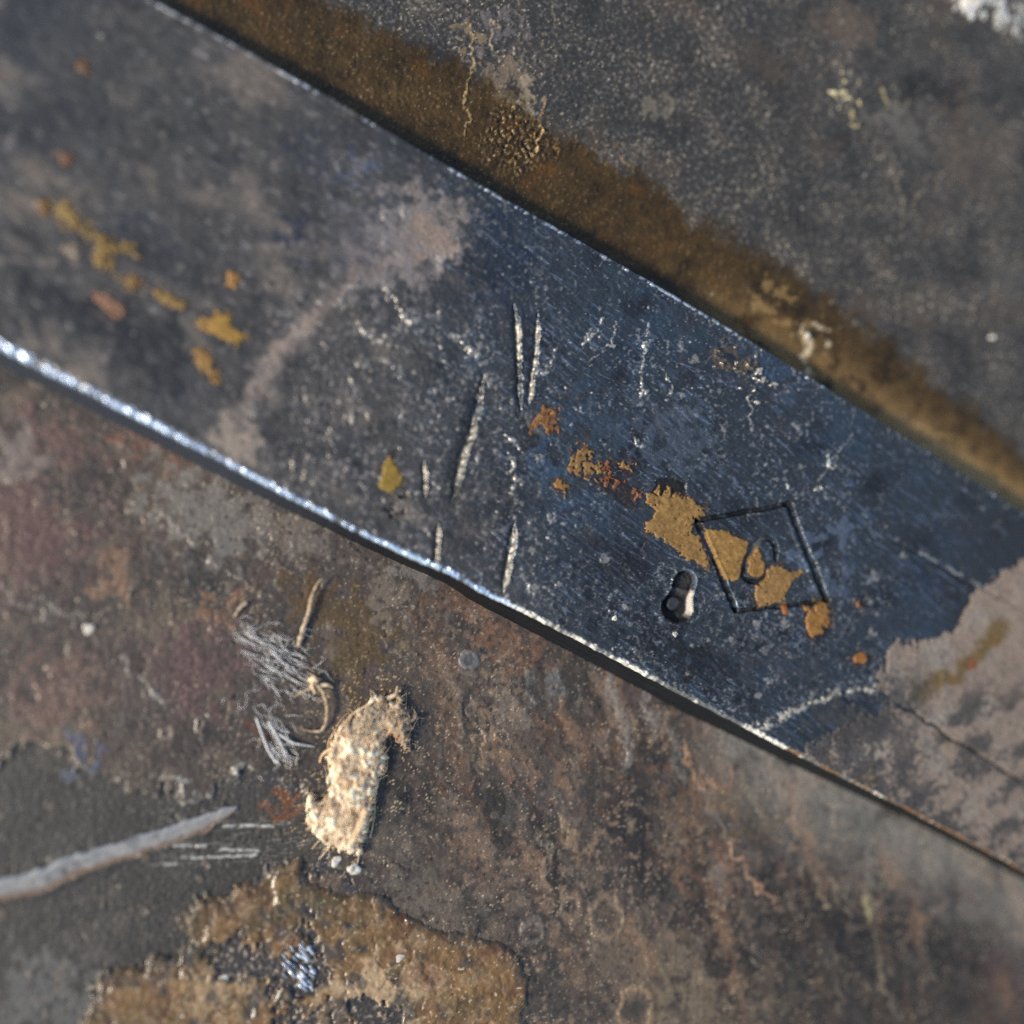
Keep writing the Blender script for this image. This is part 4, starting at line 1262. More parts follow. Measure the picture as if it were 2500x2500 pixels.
Z4 = lambda pts: zoom(1550, 1150, 3.513, pts)
Z5 = lambda pts: zoom(1300, 1000, 3.864, pts)
Z1 = lambda pts: zoom(0, 0, 2.147, pts)
flakes = [
    (Z5([(380, 430), (440, 420), (450, 345), (490, 330), (545, 365), (575, 420), (590, 470), (650, 500), (665, 570), (640, 625), (560, 655), (520, 640), (470, 590), (400, 600), (335, 585), (345, 510)]), 0.02, (150, 116, 62), 0.7, "speckled ochre paint flake"),
    (Z5([(680, 490), (745, 500), (760, 560), (745, 640), (810, 660), (820, 695), (770, 720), (700, 670), (680, 600)]), 0.02, (128, 74, 42), 0.8, "reddish rusty paint flake"),
    (Z5([(815, 515), (910, 505), (940, 535), (925, 575), (870, 570)]), 0.008, (150, 110, 58), 0.2, None),
    (Z5([(225, 680), (295, 690), (345, 770), (320, 790), (295, 820), (255, 760)]), 0.014, (158, 112, 48), 0.4, None),
    (Z5([(920, 760), (980, 750), (1010, 790), (990, 880), (960, 870), (965, 800)]), 0.012, (138, 86, 52), 0.6, None),
    (Z5([(1065, 790), (1100, 770), (1140, 790), (1165, 830), (1195, 735), (1215, 800), (1285, 735), (1295, 830), (1330, 810), (1375, 800), (1400, 830), (1480, 845), (1520, 880), (1600, 920), (1650, 985), (1590, 1010), (1525, 1045), (1515, 1120),
         (1500, 1160), (1560, 1185), (1600, 1290), (1660, 1440), (1640, 1490), (1600, 1480), (1560, 1450), (1530, 1440), (1440, 1385), (1380, 1345), (1320, 1300), (1270, 1250), (1180, 1215), (1090, 1140), (1058, 1110), (1065, 1055), (1130, 1030), (1175, 975), (1130, 935), (1095, 860)]), 0.006, (156, 118, 60), 0.25, "largest ochre paint flake, left of the diamond"),
    (Z4([(585, 475), (690, 515), (765, 500), (800, 530), (880, 585), (985, 605), (965, 660), (935, 740), (915, 830), (905, 890), (850, 945), (775, 920), (730, 850), (700, 760), (655, 680), (610, 570)]), 0.004, (158, 118, 56), 0.25, None),
    (Z4([(1050, 655), (1080, 700), (1085, 745), (1112, 830), (1080, 890), (1030, 915), (975, 880), (965, 840), (985, 760)]), 0.003, (158, 116, 54), 0.25, None),
    (Z4([(1140, 850), (1190, 830), (1215, 800), (1290, 850), (1370, 860), (1435, 830), (1460, 860), (1400, 910), (1350, 950), (1320, 1010), (1295, 1090), (1200, 1130), (1070, 1165), (1065, 1110), (1030, 1060), (1030, 980), (1110, 930)]), 0.005, (152, 114, 60), 0.25, None),
    (Z4([(1440, 1150), (1500, 1165), (1545, 1200), (1530, 1105), (1620, 1105), (1655, 1150), (1680, 1205), (1665, 1290), (1610, 1340), (1600, 1400), (1560, 1410), (1525, 1430), (1470, 1370), (1470, 1290), (1485, 1215)]), 0.006, (158, 110, 48), 0.3, "orange-ochre paint flake at the diamond's lower right corner"),
    (Z4([(1265, 1160), (1300, 1155), (1320, 1195), (1295, 1230), (1265, 1200)]), 0.004, (168, 92, 30), 0.3, None),
    (Z4([(1890, 1570), (1960, 1560), (1990, 1610), (1970, 1640), (1890, 1640)]), 0.003, (170, 108, 42), 0.2, None),
    (Z4([(1900, 1130), (1930, 1120), (1945, 1160), (1910, 1170)]), 0.004, (150, 92, 40), 0.3, None),
    (zoom(800, 800, 2.147, [(325, 670), (350, 715), (395, 790), (370, 830), (320, 875), (272, 835), (285, 760)]), 0.006, (156, 124, 44), 0.15, "small triangular yellow paint flake"),
    (Z1([(1030, 1660), (1080, 1690), (1150, 1650), (1185, 1640), (1210, 1720), (1285, 1775), (1250, 1820), (1200, 1790), (1110, 1745), (1050, 1720)]), 0.01, (182, 138, 56), 0.2, "blurred yellow paint flake near the middle left"),
    (Z1([(1000, 1825), (1060, 1820), (1115, 1870), (1120, 1932), (1150, 2000), (1130, 2020), (1090, 1960), (1040, 1900)]), 0.01, (164, 122, 58), 0.3, None),
    (Z1([(300, 1070), (380, 1075), (385, 1150), (470, 1200), (580, 1260), (740, 1320), (720, 1345), (600, 1310), (580, 1370), (600, 1410), (560, 1430), (520, 1360), (490, 1270), (400, 1195), (330, 1170)]), 0.022, (156, 126, 64), 0.35, "long broken yellow paint streak at the left"),
    (Z1([(180, 1045), (250, 1050), (260, 1120), (190, 1115)]), 0.012, (128, 92, 48), 0.3, None),
    (Z1([(640, 1450), (700, 1445), (745, 1480), (700, 1515), (655, 1500)]), 0.014, (150, 116, 60), 0.3, None),
    (Z1([(800, 1520), (870, 1530), (960, 1580), (975, 1620), (920, 1620), (840, 1580)]), 0.010, (150, 118, 58), 0.3, None),
    (Z1([(1185, 1440), (1230, 1425), (1265, 1460), (1240, 1510), (1195, 1500)]), 0.006, (180, 128, 60), 0.2, None),
    (Z1([(500, 1540), (560, 1550), (640, 1600), (650, 1645), (590, 1640), (520, 1580)]), 0.012, (170, 122, 92), 0.4, "pinkish paint flake at the left"),
    (Z1([(330, 1290), (400, 1280), (430, 1330), (380, 1350)]), 0.014, (150, 136, 116), 0.4, None),
    (Z1([(290, 790), (350, 800), (385, 850), (350, 860)]), 0.012, (124, 88, 62), 0.4, None),
    (Z1([(420, 330), (465, 335), (470, 390), (430, 385)]), 0.010, (126, 92, 62), 0.4, None),
]
for pts, jg, col, rusty, lab in flakes:
    sd = B.poly(onbar(pts), 0.02, 0.012, pad=0.05)
    hal = top * (1 - sst(-0.004, 0.016, sd + 0.010 * n3)) * sst(-0.5, 0.2, n3 + 0.15)
    B.mix(0.6 * hal, rgb(44, 37, 33), 0.5, 0.1)
    B.mix(0.35 * hal * sst(0.1, 0.6, n4), rgb(110, 72, 40), 0.6, 0.0)
# colour contrast raised over the whole skin
ctr = 0.055
B.C[:] = np.where(B.C > 0, ctr * (np.clip(B.C, 1e-4, 1) / ctr) ** 1.16, B.C)
B.C *= 1 + (np.array([1.28, 1.33, 1.30], np.float32) - 1) * right[..., None]
B.C *= 1 + (np.array([1.03, 1.03, 1.0], np.float32) - 1) * left[..., None] * (1 - EDGE)[..., None]

bar = thing("stamped_bar", "long blue-black steel bar stamped with a diamond C and a 6, crossing the plate", "steel bar",
            (0, 0, 0))
bz = Z0 + B.H
co = np.stack([B.X, B.Y, bz], -1)
kind = np.stack([B.R, B.M, np.zeros_like(B.R)], -1).reshape(-1, 3)
faces = grid_faces(B.X.shape, np.ones((B.X.shape[0] - 1, B.X.shape[1] - 1), bool))
rowid = np.repeat(np.arange(B.X.shape[0] - 1), B.X.shape[1] - 1)
is_edge = (rowid >= 17) & (rowid < NL)
v, f, c, k = compact(co.reshape(-1, 3), faces[~is_edge], np.clip(B.C, 0.001, 1).reshape(-1, 3), kind)
build("bar_body", v, f, M_BAR, bar, c, k)
v, f, c, k = compact(co.reshape(-1, 3), faces[is_edge], np.clip(B.C, 0.001, 1).reshape(-1, 3), kind)
tag(build("worn_edge", v, f, M_BAR, bar, c, k), "worn lower edge with its pale highlight painted in")
# closed ends and underside
a_, b_ = co[:, 0], co[:, -1]
uc = np.array([co[0, 0], co[-1, 0], co[-1, -1], co[0, -1]])
build("bar_underside", uc, np.array([(0, 1, 2, 3)]), M_BAR, bar, np.tile(rgb(40, 40, 44), (4, 1)), np.tile(np.array([0.6, 0.2, 0]), (4, 1)))

# stamped marks as parts: the skin of each groove
dk = B.C * 0.75
dk = dk * 0.72
dk = dk + (rgb(70, 74, 78) - dk) * (0.5 * sst(0.0, 0.7, n3 + 0.4 * n4))[..., None]
fill = sst(0, 0.4, B.blob(onbar([(1722, 1335)])[0], 0.02, 0.045, 18, 0.004, 0.003))
dkf = dk + (rgb(112, 114, 118) - dk) * (fill * mark_d_m)[..., None]
layer(B, bz, mark_d_m, 0.0008, "stamped_diamond", M_MARK, bar, dkf, B.R, 0.3)
cfill = sst(0.25, 0.32, CTT) * (1 - sst(0.6, 0.68, CTT))
ccol = dk + (rgb(112, 112, 114) - dk) * (0.8 * cfill * mark_c_m)[..., None]
layer(B, bz, mark_c_m, 0.0008, "stamped_letter", M_MARK, bar, ccol, B.R, 0.3)
lit6 = sst(0.70, 0.86, rr) * (1 - sst(1.0, 1.08, rr)) * sst(-0.032, -0.012, y_ - c6[0][1]) * (1 - sst(0.030, 0.042, y_ - c6[0][1])) * sst(0.014, 0.026, x_ - c6[0][0])  # lit crescent on the numeral's right wall, painted into its colour
c6b = rgb(24, 25, 28, 0.8)[None, None] * (1 + 0.5 * n4)[..., None]
c6b = c6b + (rgb(50, 54, 60) - c6b) * (0.8 * is1)[..., None]
c6b = c6b + (rgb(50, 48, 45) - c6b) * (0.8 * (1 - sst(0.45, 0.8, r2)) * sst(0.85, 1.05, r1))[..., None]
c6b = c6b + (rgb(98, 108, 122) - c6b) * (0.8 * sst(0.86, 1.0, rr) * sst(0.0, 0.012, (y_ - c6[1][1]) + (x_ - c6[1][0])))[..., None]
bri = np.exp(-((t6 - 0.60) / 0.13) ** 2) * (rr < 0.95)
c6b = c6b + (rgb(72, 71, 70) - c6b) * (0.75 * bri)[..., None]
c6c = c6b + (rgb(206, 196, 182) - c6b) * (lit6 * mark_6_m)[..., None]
layer(B, bz, mark_6_m, 0.0008, "stamped_numeral", M_MARK, bar, c6c, 0.62, 0.0)
scr_m = [m_ for m_ in TROUGH]
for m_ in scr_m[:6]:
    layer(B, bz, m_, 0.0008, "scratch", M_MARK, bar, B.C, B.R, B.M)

# ---- paint flakes
for pts, jg, col, rusty, lab in flakes:
    # the steel round a flake is stained dark
    w_ = onbar(pts)
    sd = B.poly(w_, jg * 0.5, jg * 0.9 + 0.002, pad=0.04)
    m = 1 - sst(-0.0016, 0.0016, sd + 0.0012 * n5)
    if jg > 0.005:
        holes = sst(0.52, 0.66, -0.26 * (rusty < 0.5) + fbm(X, Y, 0.012, 2, 161) + 0.35 * rusty + 0.02 / (0.01 + np.abs(sd)) * 0.08 - 0.1)
        m = m * (1 - holes)
    m = np.minimum(m, 1 - 0.99 * np.clip(mark_d_m * (mark_d < 0.0), 0, 1)) if len(pts) > 14 else m
    m = np.minimum(m, 1 - np.clip(mark_c_m * 1.0, 0, 1))
    m = m * top
    cc_ = rgb(*[v_ * 0.88 + 14 for v_ in col], 0.80)[None, None] * (1 + 0.22 * n2 + 0.22 * n3 + 0.22 * n4 + 0.16 * n5)[..., None]
    ru = (rusty * sst(0.05, 0.6, fbm(X, Y, 0.02, 3, 163) + 0.5 * sst(-0.009, 0.0, sd) * (n3 > -0.1)))[..., None]
    cc_ = cc_ + (rgb(110, 68, 42) - cc_) * ru
    hol = sst(0.45, 0.8, fbm(X, Y, 0.03, 2, 165))[..., None]
    cc_ = cc_ + (rgb(112, 88, 44) - cc_) * 0.6 * hol
    cc_ = cc_ + (rgb(48, 38, 30) - cc_) * 0.85 * sst(0.62, 0.8, fbm(X, Y, 0.0105, 2, 167))[..., None]
    layer(B, (Z0 + 0.35 * B.H) + 0.0005 * n4 * m, m, 0.0045, "paint_flake", M_PAINT, bar, cc_, 0.55, 0.0, label=lab)
# rust bloom below the twin scratches
sd = B.poly(onbar(zoom(1000, 700, 3.864, [(1190, 1280), (1150, 1330), (1240, 1360), (1340, 1410), (1390, 1380), (1400, 1300), (1425, 1250), (1390, 1200), (1330, 1150), (1270, 1160), (1260, 1220)])), 0.015, 0.014, pad=0.04)
m = (1 - sst(-0.004, 0.004, sd)) * (1 - sst(0.45, 0.7, n5 + n4 * 0.5)) * top
cc_ = rgb(112, 76, 46)[None, None] * (1 + 0.4 * n4 + 0.3 * n5)[..., None]
cc_ = cc_ + (rgb(146, 112, 64) - cc_) * sst(0.1, 0.6, n4)[..., None]
layer(B, bz + 0.0015 * n4 * m, m, 0.004, "rust_spot", M_PAINT, bar, cc_, 0.7, label="orange rust bloom")

# ---- pinkish grey crust at the right end
co_ = [(2640, 1290), (2500, 1372), (2432, 1410), (2392, 1438), (2360, 1485), (2345, 1520), (2332, 1545), (2300, 1555), (2262, 1572), (2235, 1575), (2200, 1568), (2172, 1582),
       (2160, 1610), (2165, 1632), (2150, 1650), (2140, 1690), (2175, 1715), (2130, 1745), (2060, 1770), (2010, 1800), (1960, 1838),
       (2066, 1905), (2206, 1972), (2392, 2068), (2500, 2125), (2800, 2300), (2900, 1800)]
sd = B.poly(onbar(co_), 0.012, 0.012, pad=0.1)
hole = 1.1 * fbm(X, Y, 0.085, 3, 171) + 0.5 * n3 + 0.25 * n4
low_part = sst(1590, 1760, 1250 - Y * 1000 + 0.45 * (1700 - PX) * 0 + 40 * n2)
upper_keep = 1 - sst(0.0, 0.10, -sd)
hk = sst(0.42, 0.52, hole * low_part * (1 - 0.8 * upper_keep * (1 - low_part)))
fine = sst(0.68, 0.85, fbm(X, Y, 0.016, 2, 173) + 0.3 * n2)
patchy = sst(-0.12, 0.28, fbm(rot(X, Y, 35)[0] * 0.6, rot(X, Y, 35)[1], 0.085, 5, 172) + 0.45 * n4 + 0.3 * n3) * low_part
hk = hk * sst(0.1, 0.2, sd + 0.12)
fade = sst(-0.055, 0.0, sd + 0.035 * n3 + 0.02 * n4) * low_part
m = (1 - sst(-0.003, 0.003, sd)) * top
D1, T1, S1 = B.line(onbar([(2150, 1690), (2230, 1740), (2330, 1805), (2490, 1905)]), 0.004, 0.003)
m = m * (sst(0.003, 0.007, D1))
cc_ = rgb(130, 116, 103)[None, None] * (1 + 0.14 * n3 + 0.16 * n4)[..., None]
cc_ = cc_ + (rgb(136, 128, 117) - cc_) * 0.8 * sst(0, 0.6, n2)[..., None]
cc_ = cc_ + (rgb(104, 92, 86) - cc_) * 0.6 * sst(0.2, 0.8, -n2)[..., None]
D, T, S = B.line(onbar([(2240, 1690), (2290, 1660), (2340, 1640), (2380, 1600), (2420, 1560), (2440, 1525)]), 0.02, 0.01)
cc_ = cc_ + (rgb(98, 78, 36) - cc_) * 0.85 * (1 - sst(0.008, 0.032, D))[..., None]
k = sst(0, 0.4, B.blob(onbar([(2372, 1625)])[0], 0.026, 0.018, 40, 0.01, 0.004))[..., None]
cc_ = cc_ + (rgb(122, 74, 46) - cc_) * 0.9 * k
for q in ((2300, 1800), (2120, 1900), (2010, 1840)):
    k = sst(0, 0.5, B.blob(onbar([q])[0], 0.04, 0.02, -30, 0.02, 0.01))[..., None]
    cc_ = cc_ + (rgb(102, 80, 44) - cc_) * 0.7 * k
leftw = low_part * (1 - sst(2120, 2260, PX + 60 * n3))
for dm_, c__ in ((0.85 * leftw * sst(-0.25, 0.15, fbm(X, Y, 0.05, 4, 175) + 0.4 * n4 + 0.12), (64, 64, 65)), (0.85 * fade * sst(-0.3, 0.3, n4 + n3), (62, 62, 63)), (0.9 * patchy, (60, 59, 58)), (0.8 * hk, (50, 52, 56)), (0.7 * fine * low_part, (66, 64, 62)), (0.55 * sst(0.25, 0.7, n4 + 0.5 * n5 + 0.3 * n2) * (0.35 + 0.65 * low_part), (92, 86, 82))):
    cc_ = cc_ + (rgb(*c__) - cc_) * dm_[..., None]
cc_ = cc_ + (rgb(70, 66, 62) - cc_) * (0.8 * speck(X.shape, 13, 0.02) * sst(-0.3, 0.3, n3))[..., None]
hair_ = sst(0.86, 0.97, ridge(X, Y, 0.035, 2, 177))[..., None]
cc_ = cc_ * (1 - 0.45 * hair_)
cc_ = cc_ * (1 - 0.55 * sst(0.6, 0.8, fbm(X, Y, 0.011, 2, 179)))[..., None]
layer(B, Z0 + B.H * 0.6 + 0.0006 * (n4 + n3) * m, m, 0.0035, "crust_patch", M_CRUST, bar, cc_, 0.75, label="pinkish grey crust with an olive streak")
print("tops done")

# ------------------------------------------------------------------ LOOSE THINGS ON THE PLATE
def tube_mesh(paths, sides=6):
    """paths: list of (points Nx3, radii N) -> vertices, faces"""
    vs, fs, off = [], [], 0
    for pts, rad in paths:
        pts = np.asarray(pts, float)
        n = len(pts)
        tg = np.gradient(pts, axis=0)
        tg /= np.linalg.norm(tg, axis=1)[:, None] + 1e-9
        ref = np.array([0.1, 0.2, 1.0])
        a = np.cross(tg, ref)
        a /= np.linalg.norm(a, axis=1)[:, None] + 1e-9
        b = np.cross(tg, a)
        ang = np.arange(sides) * 2 * math.pi / sides
        ring = pts[:, None] + np.asarray(rad)[:, None, None] * (a[:, None] * np.cos(ang)[None, :, None] + b[:, None] * np.sin(ang)[None, :, None])
        vs.append(ring.reshape(-1, 3))
        i = np.arange(n - 1)[:, None] * sides
        j = np.arange(sides)[None]
        j2 = (j + 1) % sides
        f = np.stack([i + j, i + j2, i + sides + j2, i + sides + j], -1).reshape(-1, 4) + off
        fs.append(f)
        off += n * sides
    return np.concatenate(vs), np.concatenate(fs)


def smooth_path(px_pts, z, n=24, jit=0.0):
    w = onplate(px_pts)
    t = np.linspace(0, 1, len(w))
    tt = np.linspace(0, 1, n)
    # Catmull-like smoothing by two passes
    x, y = np.interp(tt, t, w[:, 0]), np.interp(tt, t, w[:, 1])
    zz = np.interp(tt, np.linspace(0, 1, len(z)), z)
    for _ in range(3):
        x[1:-1] = (x[:-2] + 2 * x[1:-1] + x[2:]) / 4
        y[1:-1] = (y[:-2] + 2 * y[1:-1] + y[2:]) / 4
    p = np.stack([x, y, zz], 1)
    if jit:
        p[1:-1] += np.random.default_rng(int(1e4 * abs(x[0]))).normal(size=(n - 2, 3)) * jit
    return p


M_LINT = plain_material("cream_lint", rgb(196, 160, 112, 1.1), rgb(240, 220, 184, 1.1), 60, 0.9, 0.5, 0.004)
M_FIB = plain_material("pale_fibre", rgb(206, 168, 120, 1.1), rgb(240, 214, 176, 1.1), 90, 0.7, 0.3, 0.002)
M_STRAW = plain_material("dry_straw", rgb(140, 116, 88), rgb(206, 184, 152), 110, 0.7, 0.4, 0.002)
M_GREYF = plain_material("silver_grey_fibre", rgb(190, 188, 184, 1.1), rgb(240, 236, 228, 1.1), 120, 0.6, 0.3, 0.002)
M_CRUMB = plain_material("chalky_crumb", rgb(176, 166, 148), rgb(226, 220, 208), 80, 0.85, 0.4, 0.003)

# ---- cream tuft of lint
lo_px = [(966, 1678), (985, 1700), (985, 1728), (1000, 1742), (1018, 1738), (1010, 1775), (1000, 1800), (1000, 1830), (975, 1815), (950, 1790), (938, 1815), (940, 1850), (933, 1890), (925, 1920), (905, 1945), (912, 1975),
         (900, 2010), (893, 2045), (872, 2085), (845, 2082), (815, 2066), (775, 2040), (757, 2000), (752, 1932), (770, 1945), (782, 1960), (800, 1935), (798, 1890), (803, 1850), (812, 1815), (828, 1780), (850, 1752),
         (880, 1732), (905, 1712), (935, 1705), (955, 1712)]
lw = onplate(lo_px)
x0, y0 = lw.min(0) - 0.03
x1, y1 = lw.max(0) + 0.03
gx, gy = np.meshgrid(np.arange(x0, x1, 0.0024), np.arange(y0, y1, 0.0024))
T_ = Surf(gx, gy)
sd = T_.poly(lw, 0.010, 0.012, pad=0.03)
q3, q4, q5 = fbm(T_.X, T_.Y, 0.045, 3, 201), fbm(T_.X, T_.Y, 0.016, 3, 202), ridge(T_.X + 0.01 * T_.jx[1], T_.Y * 0.7, 0.014, 2, 203)
ht = np.clip(-sd, 0, 1)
cd1, cd2, cid = cells(T_.X + 0.006 * T_.jx[1], T_.Y + 0.006 * T_.jy[1], 0.0105, 4)
hz = 0.026 * (1 - np.exp(-ht / 0.016)) * (1 + 0.35 * q3 + 0.14 * q4) + 0.006 * q5 * sst(0, 0.006, ht) + (0.007 * np.clip(1 - cd1, 0, 1) * (0.4 + cid)) * sst(0, 0.004, ht)
inside = (sd < 0.002).astype(np.float32)
lint = thing("lint_tuft", "cream fluffy tuft of lint caught on the plate below the bar, brightly sunlit", "lint tuft", (float(lw[:, 0].mean()), float(lw[:, 1].mean()), 0.0))
base = np.array(lint.location)
keep = face_mask(inside, 0.5)
colr = rgb(240, 220, 190, 1.05)[None, None] * (1 + 0.30 * q3 + 0.30 * q4)[..., None]
colr = colr * (0.85 + 0.3 * cid)[..., None]
lobe = sst(0.0, 0.5, T_.blob(onplate([(985, 1790)])[0], 0.055, 0.08, 20, 0.02, 0.01) + 0.3 * q4)[..., None]
colr = colr + (rgb(104, 84, 66) - colr) * 0.75 * lobe
colr = colr + (rgb(170, 122, 70, 1.15) - colr) * 0.5 * sst(0.1, 0.7, fbm(T_.X, T_.Y, 0.035, 3, 209) - 0.4 * q4)[..., None]
colr = colr + (rgb(120, 112, 100, 1.15) - colr) * 0.8 * sst(0.25, 0.65, fbm(T_.X, T_.Y, 0.06, 2, 207) + 0.7 * sst(-0.1, 0.12, T_.Y - float(onplate([(0, 1800)])[0][1])))[..., None]
hz = np.where(sd < 0, hz, -0.012)
co2 = np.stack([T_.X, T_.Y, hz + 0.004], -1).reshape(-1, 3) - base
kind2 = np.zeros((co2.shape[0], 3)) + np.array([0.85, 0, 0])
M_TUFT = surface_material("cream_lint_mass", 330, 0.3, 0.8, 0.004, spec=0.15)
v, f, c, k = compact(co2, grid_faces(gx.shape, keep), np.clip(colr, 0.01, 0.9).reshape(-1, 3), kind2)
build("lint_mass", v, f, M_TUFT, lint, c, k)
rg = np.random.default_rng(5)
paths = []
pin = np.argwhere((sd < -0.001))
for i in range(650):
    r_, c_ = pin[rg.integers(len(pin))]
    px_, py_, pz_ = gx[r_, c_], gy[r_, c_], max(hz[r_, c_], 0) + 0.002
    n = 9
    L = rg.uniform(0.008, 0.028)
    a = rg.normal(1.1, 0.9)
    bend = rg.normal(0, 1.6)
    tt = np.linspace(-0.5, 0.5, n)
    aa = a + bend * tt
    xx = px_ + np.cumsum(np.cos(aa)) * L / n
    yy = py_ + np.cumsum(np.sin(aa)) * L / n
    zz = pz_ + 0.003 * rg.random() - 0.02 * tt ** 2 + rg.normal() * 0.006 * tt
    zz = np.maximum(zz, 0.003)
    r0 = rg.uniform(0.0004, 0.0011)
    paths.append((np.stack([xx, yy, zz], 1) - base, np.full(n, r0) * np.linspace(1, 0.5, n)))
for i in range(110):
    r_, c_ = pin[rg.integers(len(pin))]
    n = 12
    L = rg.uniform(0.04, 0.11)
    a = rg.normal(1.15, 0.4)
    aa = a + rg.normal(0, 0.9) * np.linspace(-0.5, 0.5, n)
    xx = gx[r_, c_] + np.cumsum(np.cos(aa)) * L / n - math.cos(a) * L / 2
    yy = gy[r_, c_] + np.cumsum(np.sin(aa)) * L / n - math.sin(a) * L / 2
    ri = np.clip(((yy - y0) / 0.0024).astype(int), 0, gx.shape[0] - 1)
    ci = np.clip(((xx - x0) / 0.0024).astype(int), 0, gx.shape[1] - 1)
    zz = np.maximum(hz[ri, ci], 0.0) + 0.0055
    zz[1:-1] = (zz[:-2] + zz[1:-1] + zz[2:]) / 3
    paths.append((np.stack([xx, yy, zz], 1) - base, np.full(n, rg.uniform(0.0009, 0.0019)) * np.linspace(1, 0.5, n)))
for px_pts, z_, r0 in (([(905, 1712), (860, 1735), (830, 1775), (815, 1815), (808, 1850)], [0.03, 0.025, 0.03], 0.0022), ([(812, 1822), (795, 1832), (784, 1845), (781, 1860)], [0.02, 0.01, 0.006], 0.004),
                       ([(893, 1955), (875, 2000), (855, 2040)], [0.075, 0.08, 0.07], 0.007), ([(945, 1700), (966, 1690), (970, 1676)], [0.03, 0.03, 0.01], 0.006)):
    p = smooth_path(px_pts, z_, 16)
    paths.append((p - base, np.full(16, r0) * np.linspace(1, 0.6, 16)))
v, f = tube_mesh(paths, 5)
tag(build("lint_fibres", v, f, M_FIB, lint), "loose cream fibres", kind="stuff")


def crumb(name, label, cat, px, py, r, flat=0.6, mat=None, group=None, seed=0, z0=0.0, fn=onplate):
    w = fn([(px, py)])[0]
    bm = bmesh.new()
    bmesh.ops.create_icosphere(bm, subdivisions=3, radius=r)
    for v_ in bm.verts:
        d = 1 + 0.85 * mnoise.noise(v_.co * (0.9 / r) + Vector((seed * 3.1, 5, 1))) + 0.2 * mnoise.noise(v_.co * (2.6 / r) + Vector((seed * 1.7, 2, 9)))
        v_.co *= d
        v_.co.z *= flat
    me = bpy.data.meshes.new(name)
    bm.to_mesh(me)
    bm.free()
    me.shade_smooth()
    me.materials.append(mat or M_CRUMB)
    o = bpy.data.objects.new(name, me)
    o.location = (w[0], w[1], z0 + r * flat * 0.55)
    o.rotation_euler.z = seed
    COL.objects.link(o)
    return tag(o, label, cat, group)


G = "loose pale crumbs on the metal"
crumb("crumb", "white chalky crumb lying just below the lint tuft's tip", "crumb", 862, 2120, 0.016, 0.6, group=G, seed=1)
crumb("crumb", "flattened greyish crumb between the lint tuft and the white crumb", "crumb", 822, 2104, 0.012, 0.3, None, G, 2)
crumb("crumb", "round white crumb alone on the maroon patina at the left", "crumb", 218, 1534, 0.011, 0.5, None, G, 3)
crumb("crumb", "white crumb lying on the brown band beside the bar's upper edge", "crumb", 1971, 820, 0.010, 0.8, None, G, 4)
crumb("crumb", "tiny bright crumb on the dark grey plate at the far right, above the bar", "crumb", 2420, 823, 0.007, 0.8, None, G, 5)
crumb("crumb", "glassy white grain set in the ochre varnish, upper of two", "crumb", 976, 2337, 0.012, 0.4, None, G, 6)
crumb("crumb", "smaller pale grain in the ochre varnish, below the glassy one", "crumb", 965, 2380, 0.009, 0.4, None, G, 7)
crumb("crumb", "cream grain in the varnish at the lower left", "crumb", 545, 2390, 0.011, 0.35, None, G, 8)
crumb("crumb", "pale crumb on the bar just below the 6", "crumb", 1648, 1547, 0.006, 0.5, None, G, 9, BAR_H, onbar)
crumb("crumb", "pale crumb on the bar near its lower edge, left of the 6", "crumb", 1500, 1510, 0.006, 0.6, None, G, 10, BAR_H, onbar)
crumb("crumb", "white flake clump at the top right corner of the plate", "crumb", 2372, 4, 0.030, 0.35, None, G, 11)

# ---- straw splinter standing off the plate
sp1 = smooth_path([(728, 1578), (742, 1532), (756, 1490), (762, 1455), (772, 1428), (785, 1412)], [0.004, 0.010, 0.014, 0.018, 0.020, 0.022], 28, 0.0006)
v, f = tube_mesh([(sp1, np.interp(np.linspace(0, 1, 28), [0, 0.15, 0.5, 0.8, 1], [0.0062, 0.0066, 0.0050, 0.0036, 0.0015]) * np.random.default_rng(3).uniform(0.75, 1.2, 28))], 8)
tag(build("straw_splinter", v, f, M_STRAW), "thin straight tan straw splinter, leaning toward the bar's lower edge", "splinter")
sp2 = smooth_path([(572, 1505), (590, 1480), (602, 1470)], [0.004, 0.010, 0.008], 14, 0.0005)
v, f = tube_mesh([(sp2, np.linspace(0.003, 0.005, 14))], 6)
tag(build("straw_splinter", v, f, M_STRAW), "very short thin straw splinter above the frayed silver shavings", "splinter")

# ---- curled fibre
cp = smooth_path([(718, 1700), (735, 1690), (755, 1680), (768, 1660), (785, 1680), (796, 1700), (800, 1730), (796, 1765), (785, 1785), (760, 1784), (735, 1778)],
                 [0.008, 0.012, 0.016, 0.022, 0.022, 0.02, 0.018, 0.014, 0.01, 0.008, 0.005], 44, 0.0006)
cf = thing("curled_fibre", "curled pale fibre bent like a hook beside the lint tuft", "fibre", tuple(cp[10]))
base = np.array(cf.location)
v, f = tube_mesh([(cp - base, np.interp(np.linspace(0, 1, 44), [0, 0.3, 0.8, 1], [0.0022, 0.0042, 0.0036, 0.0012]) * np.random.default_rng(4).uniform(0.75, 1.2, 44))], 7)
build("strand", v, f, M_STRAW, cf)
kn = [(smooth_path([(755, 1660), (768, 1648), (775, 1660)], [0.012, 0.028, 0.02], 12) - base, np.full(12, 0.0052)),
      (smooth_path([(765, 1655), (762, 1670), (770, 1690)], [0.02, 0.026, 0.01], 12) - base, np.full(12, 0.004)),
      (smooth_path([(785, 1670), (800, 1668), (812, 1676)], [0.018, 0.02, 0.01], 12) - base, np.linspace(0.006, 0.002, 12))]
v, f = tube_mesh(kn, 6)
build("knot", v, f, M_FIB, cf)

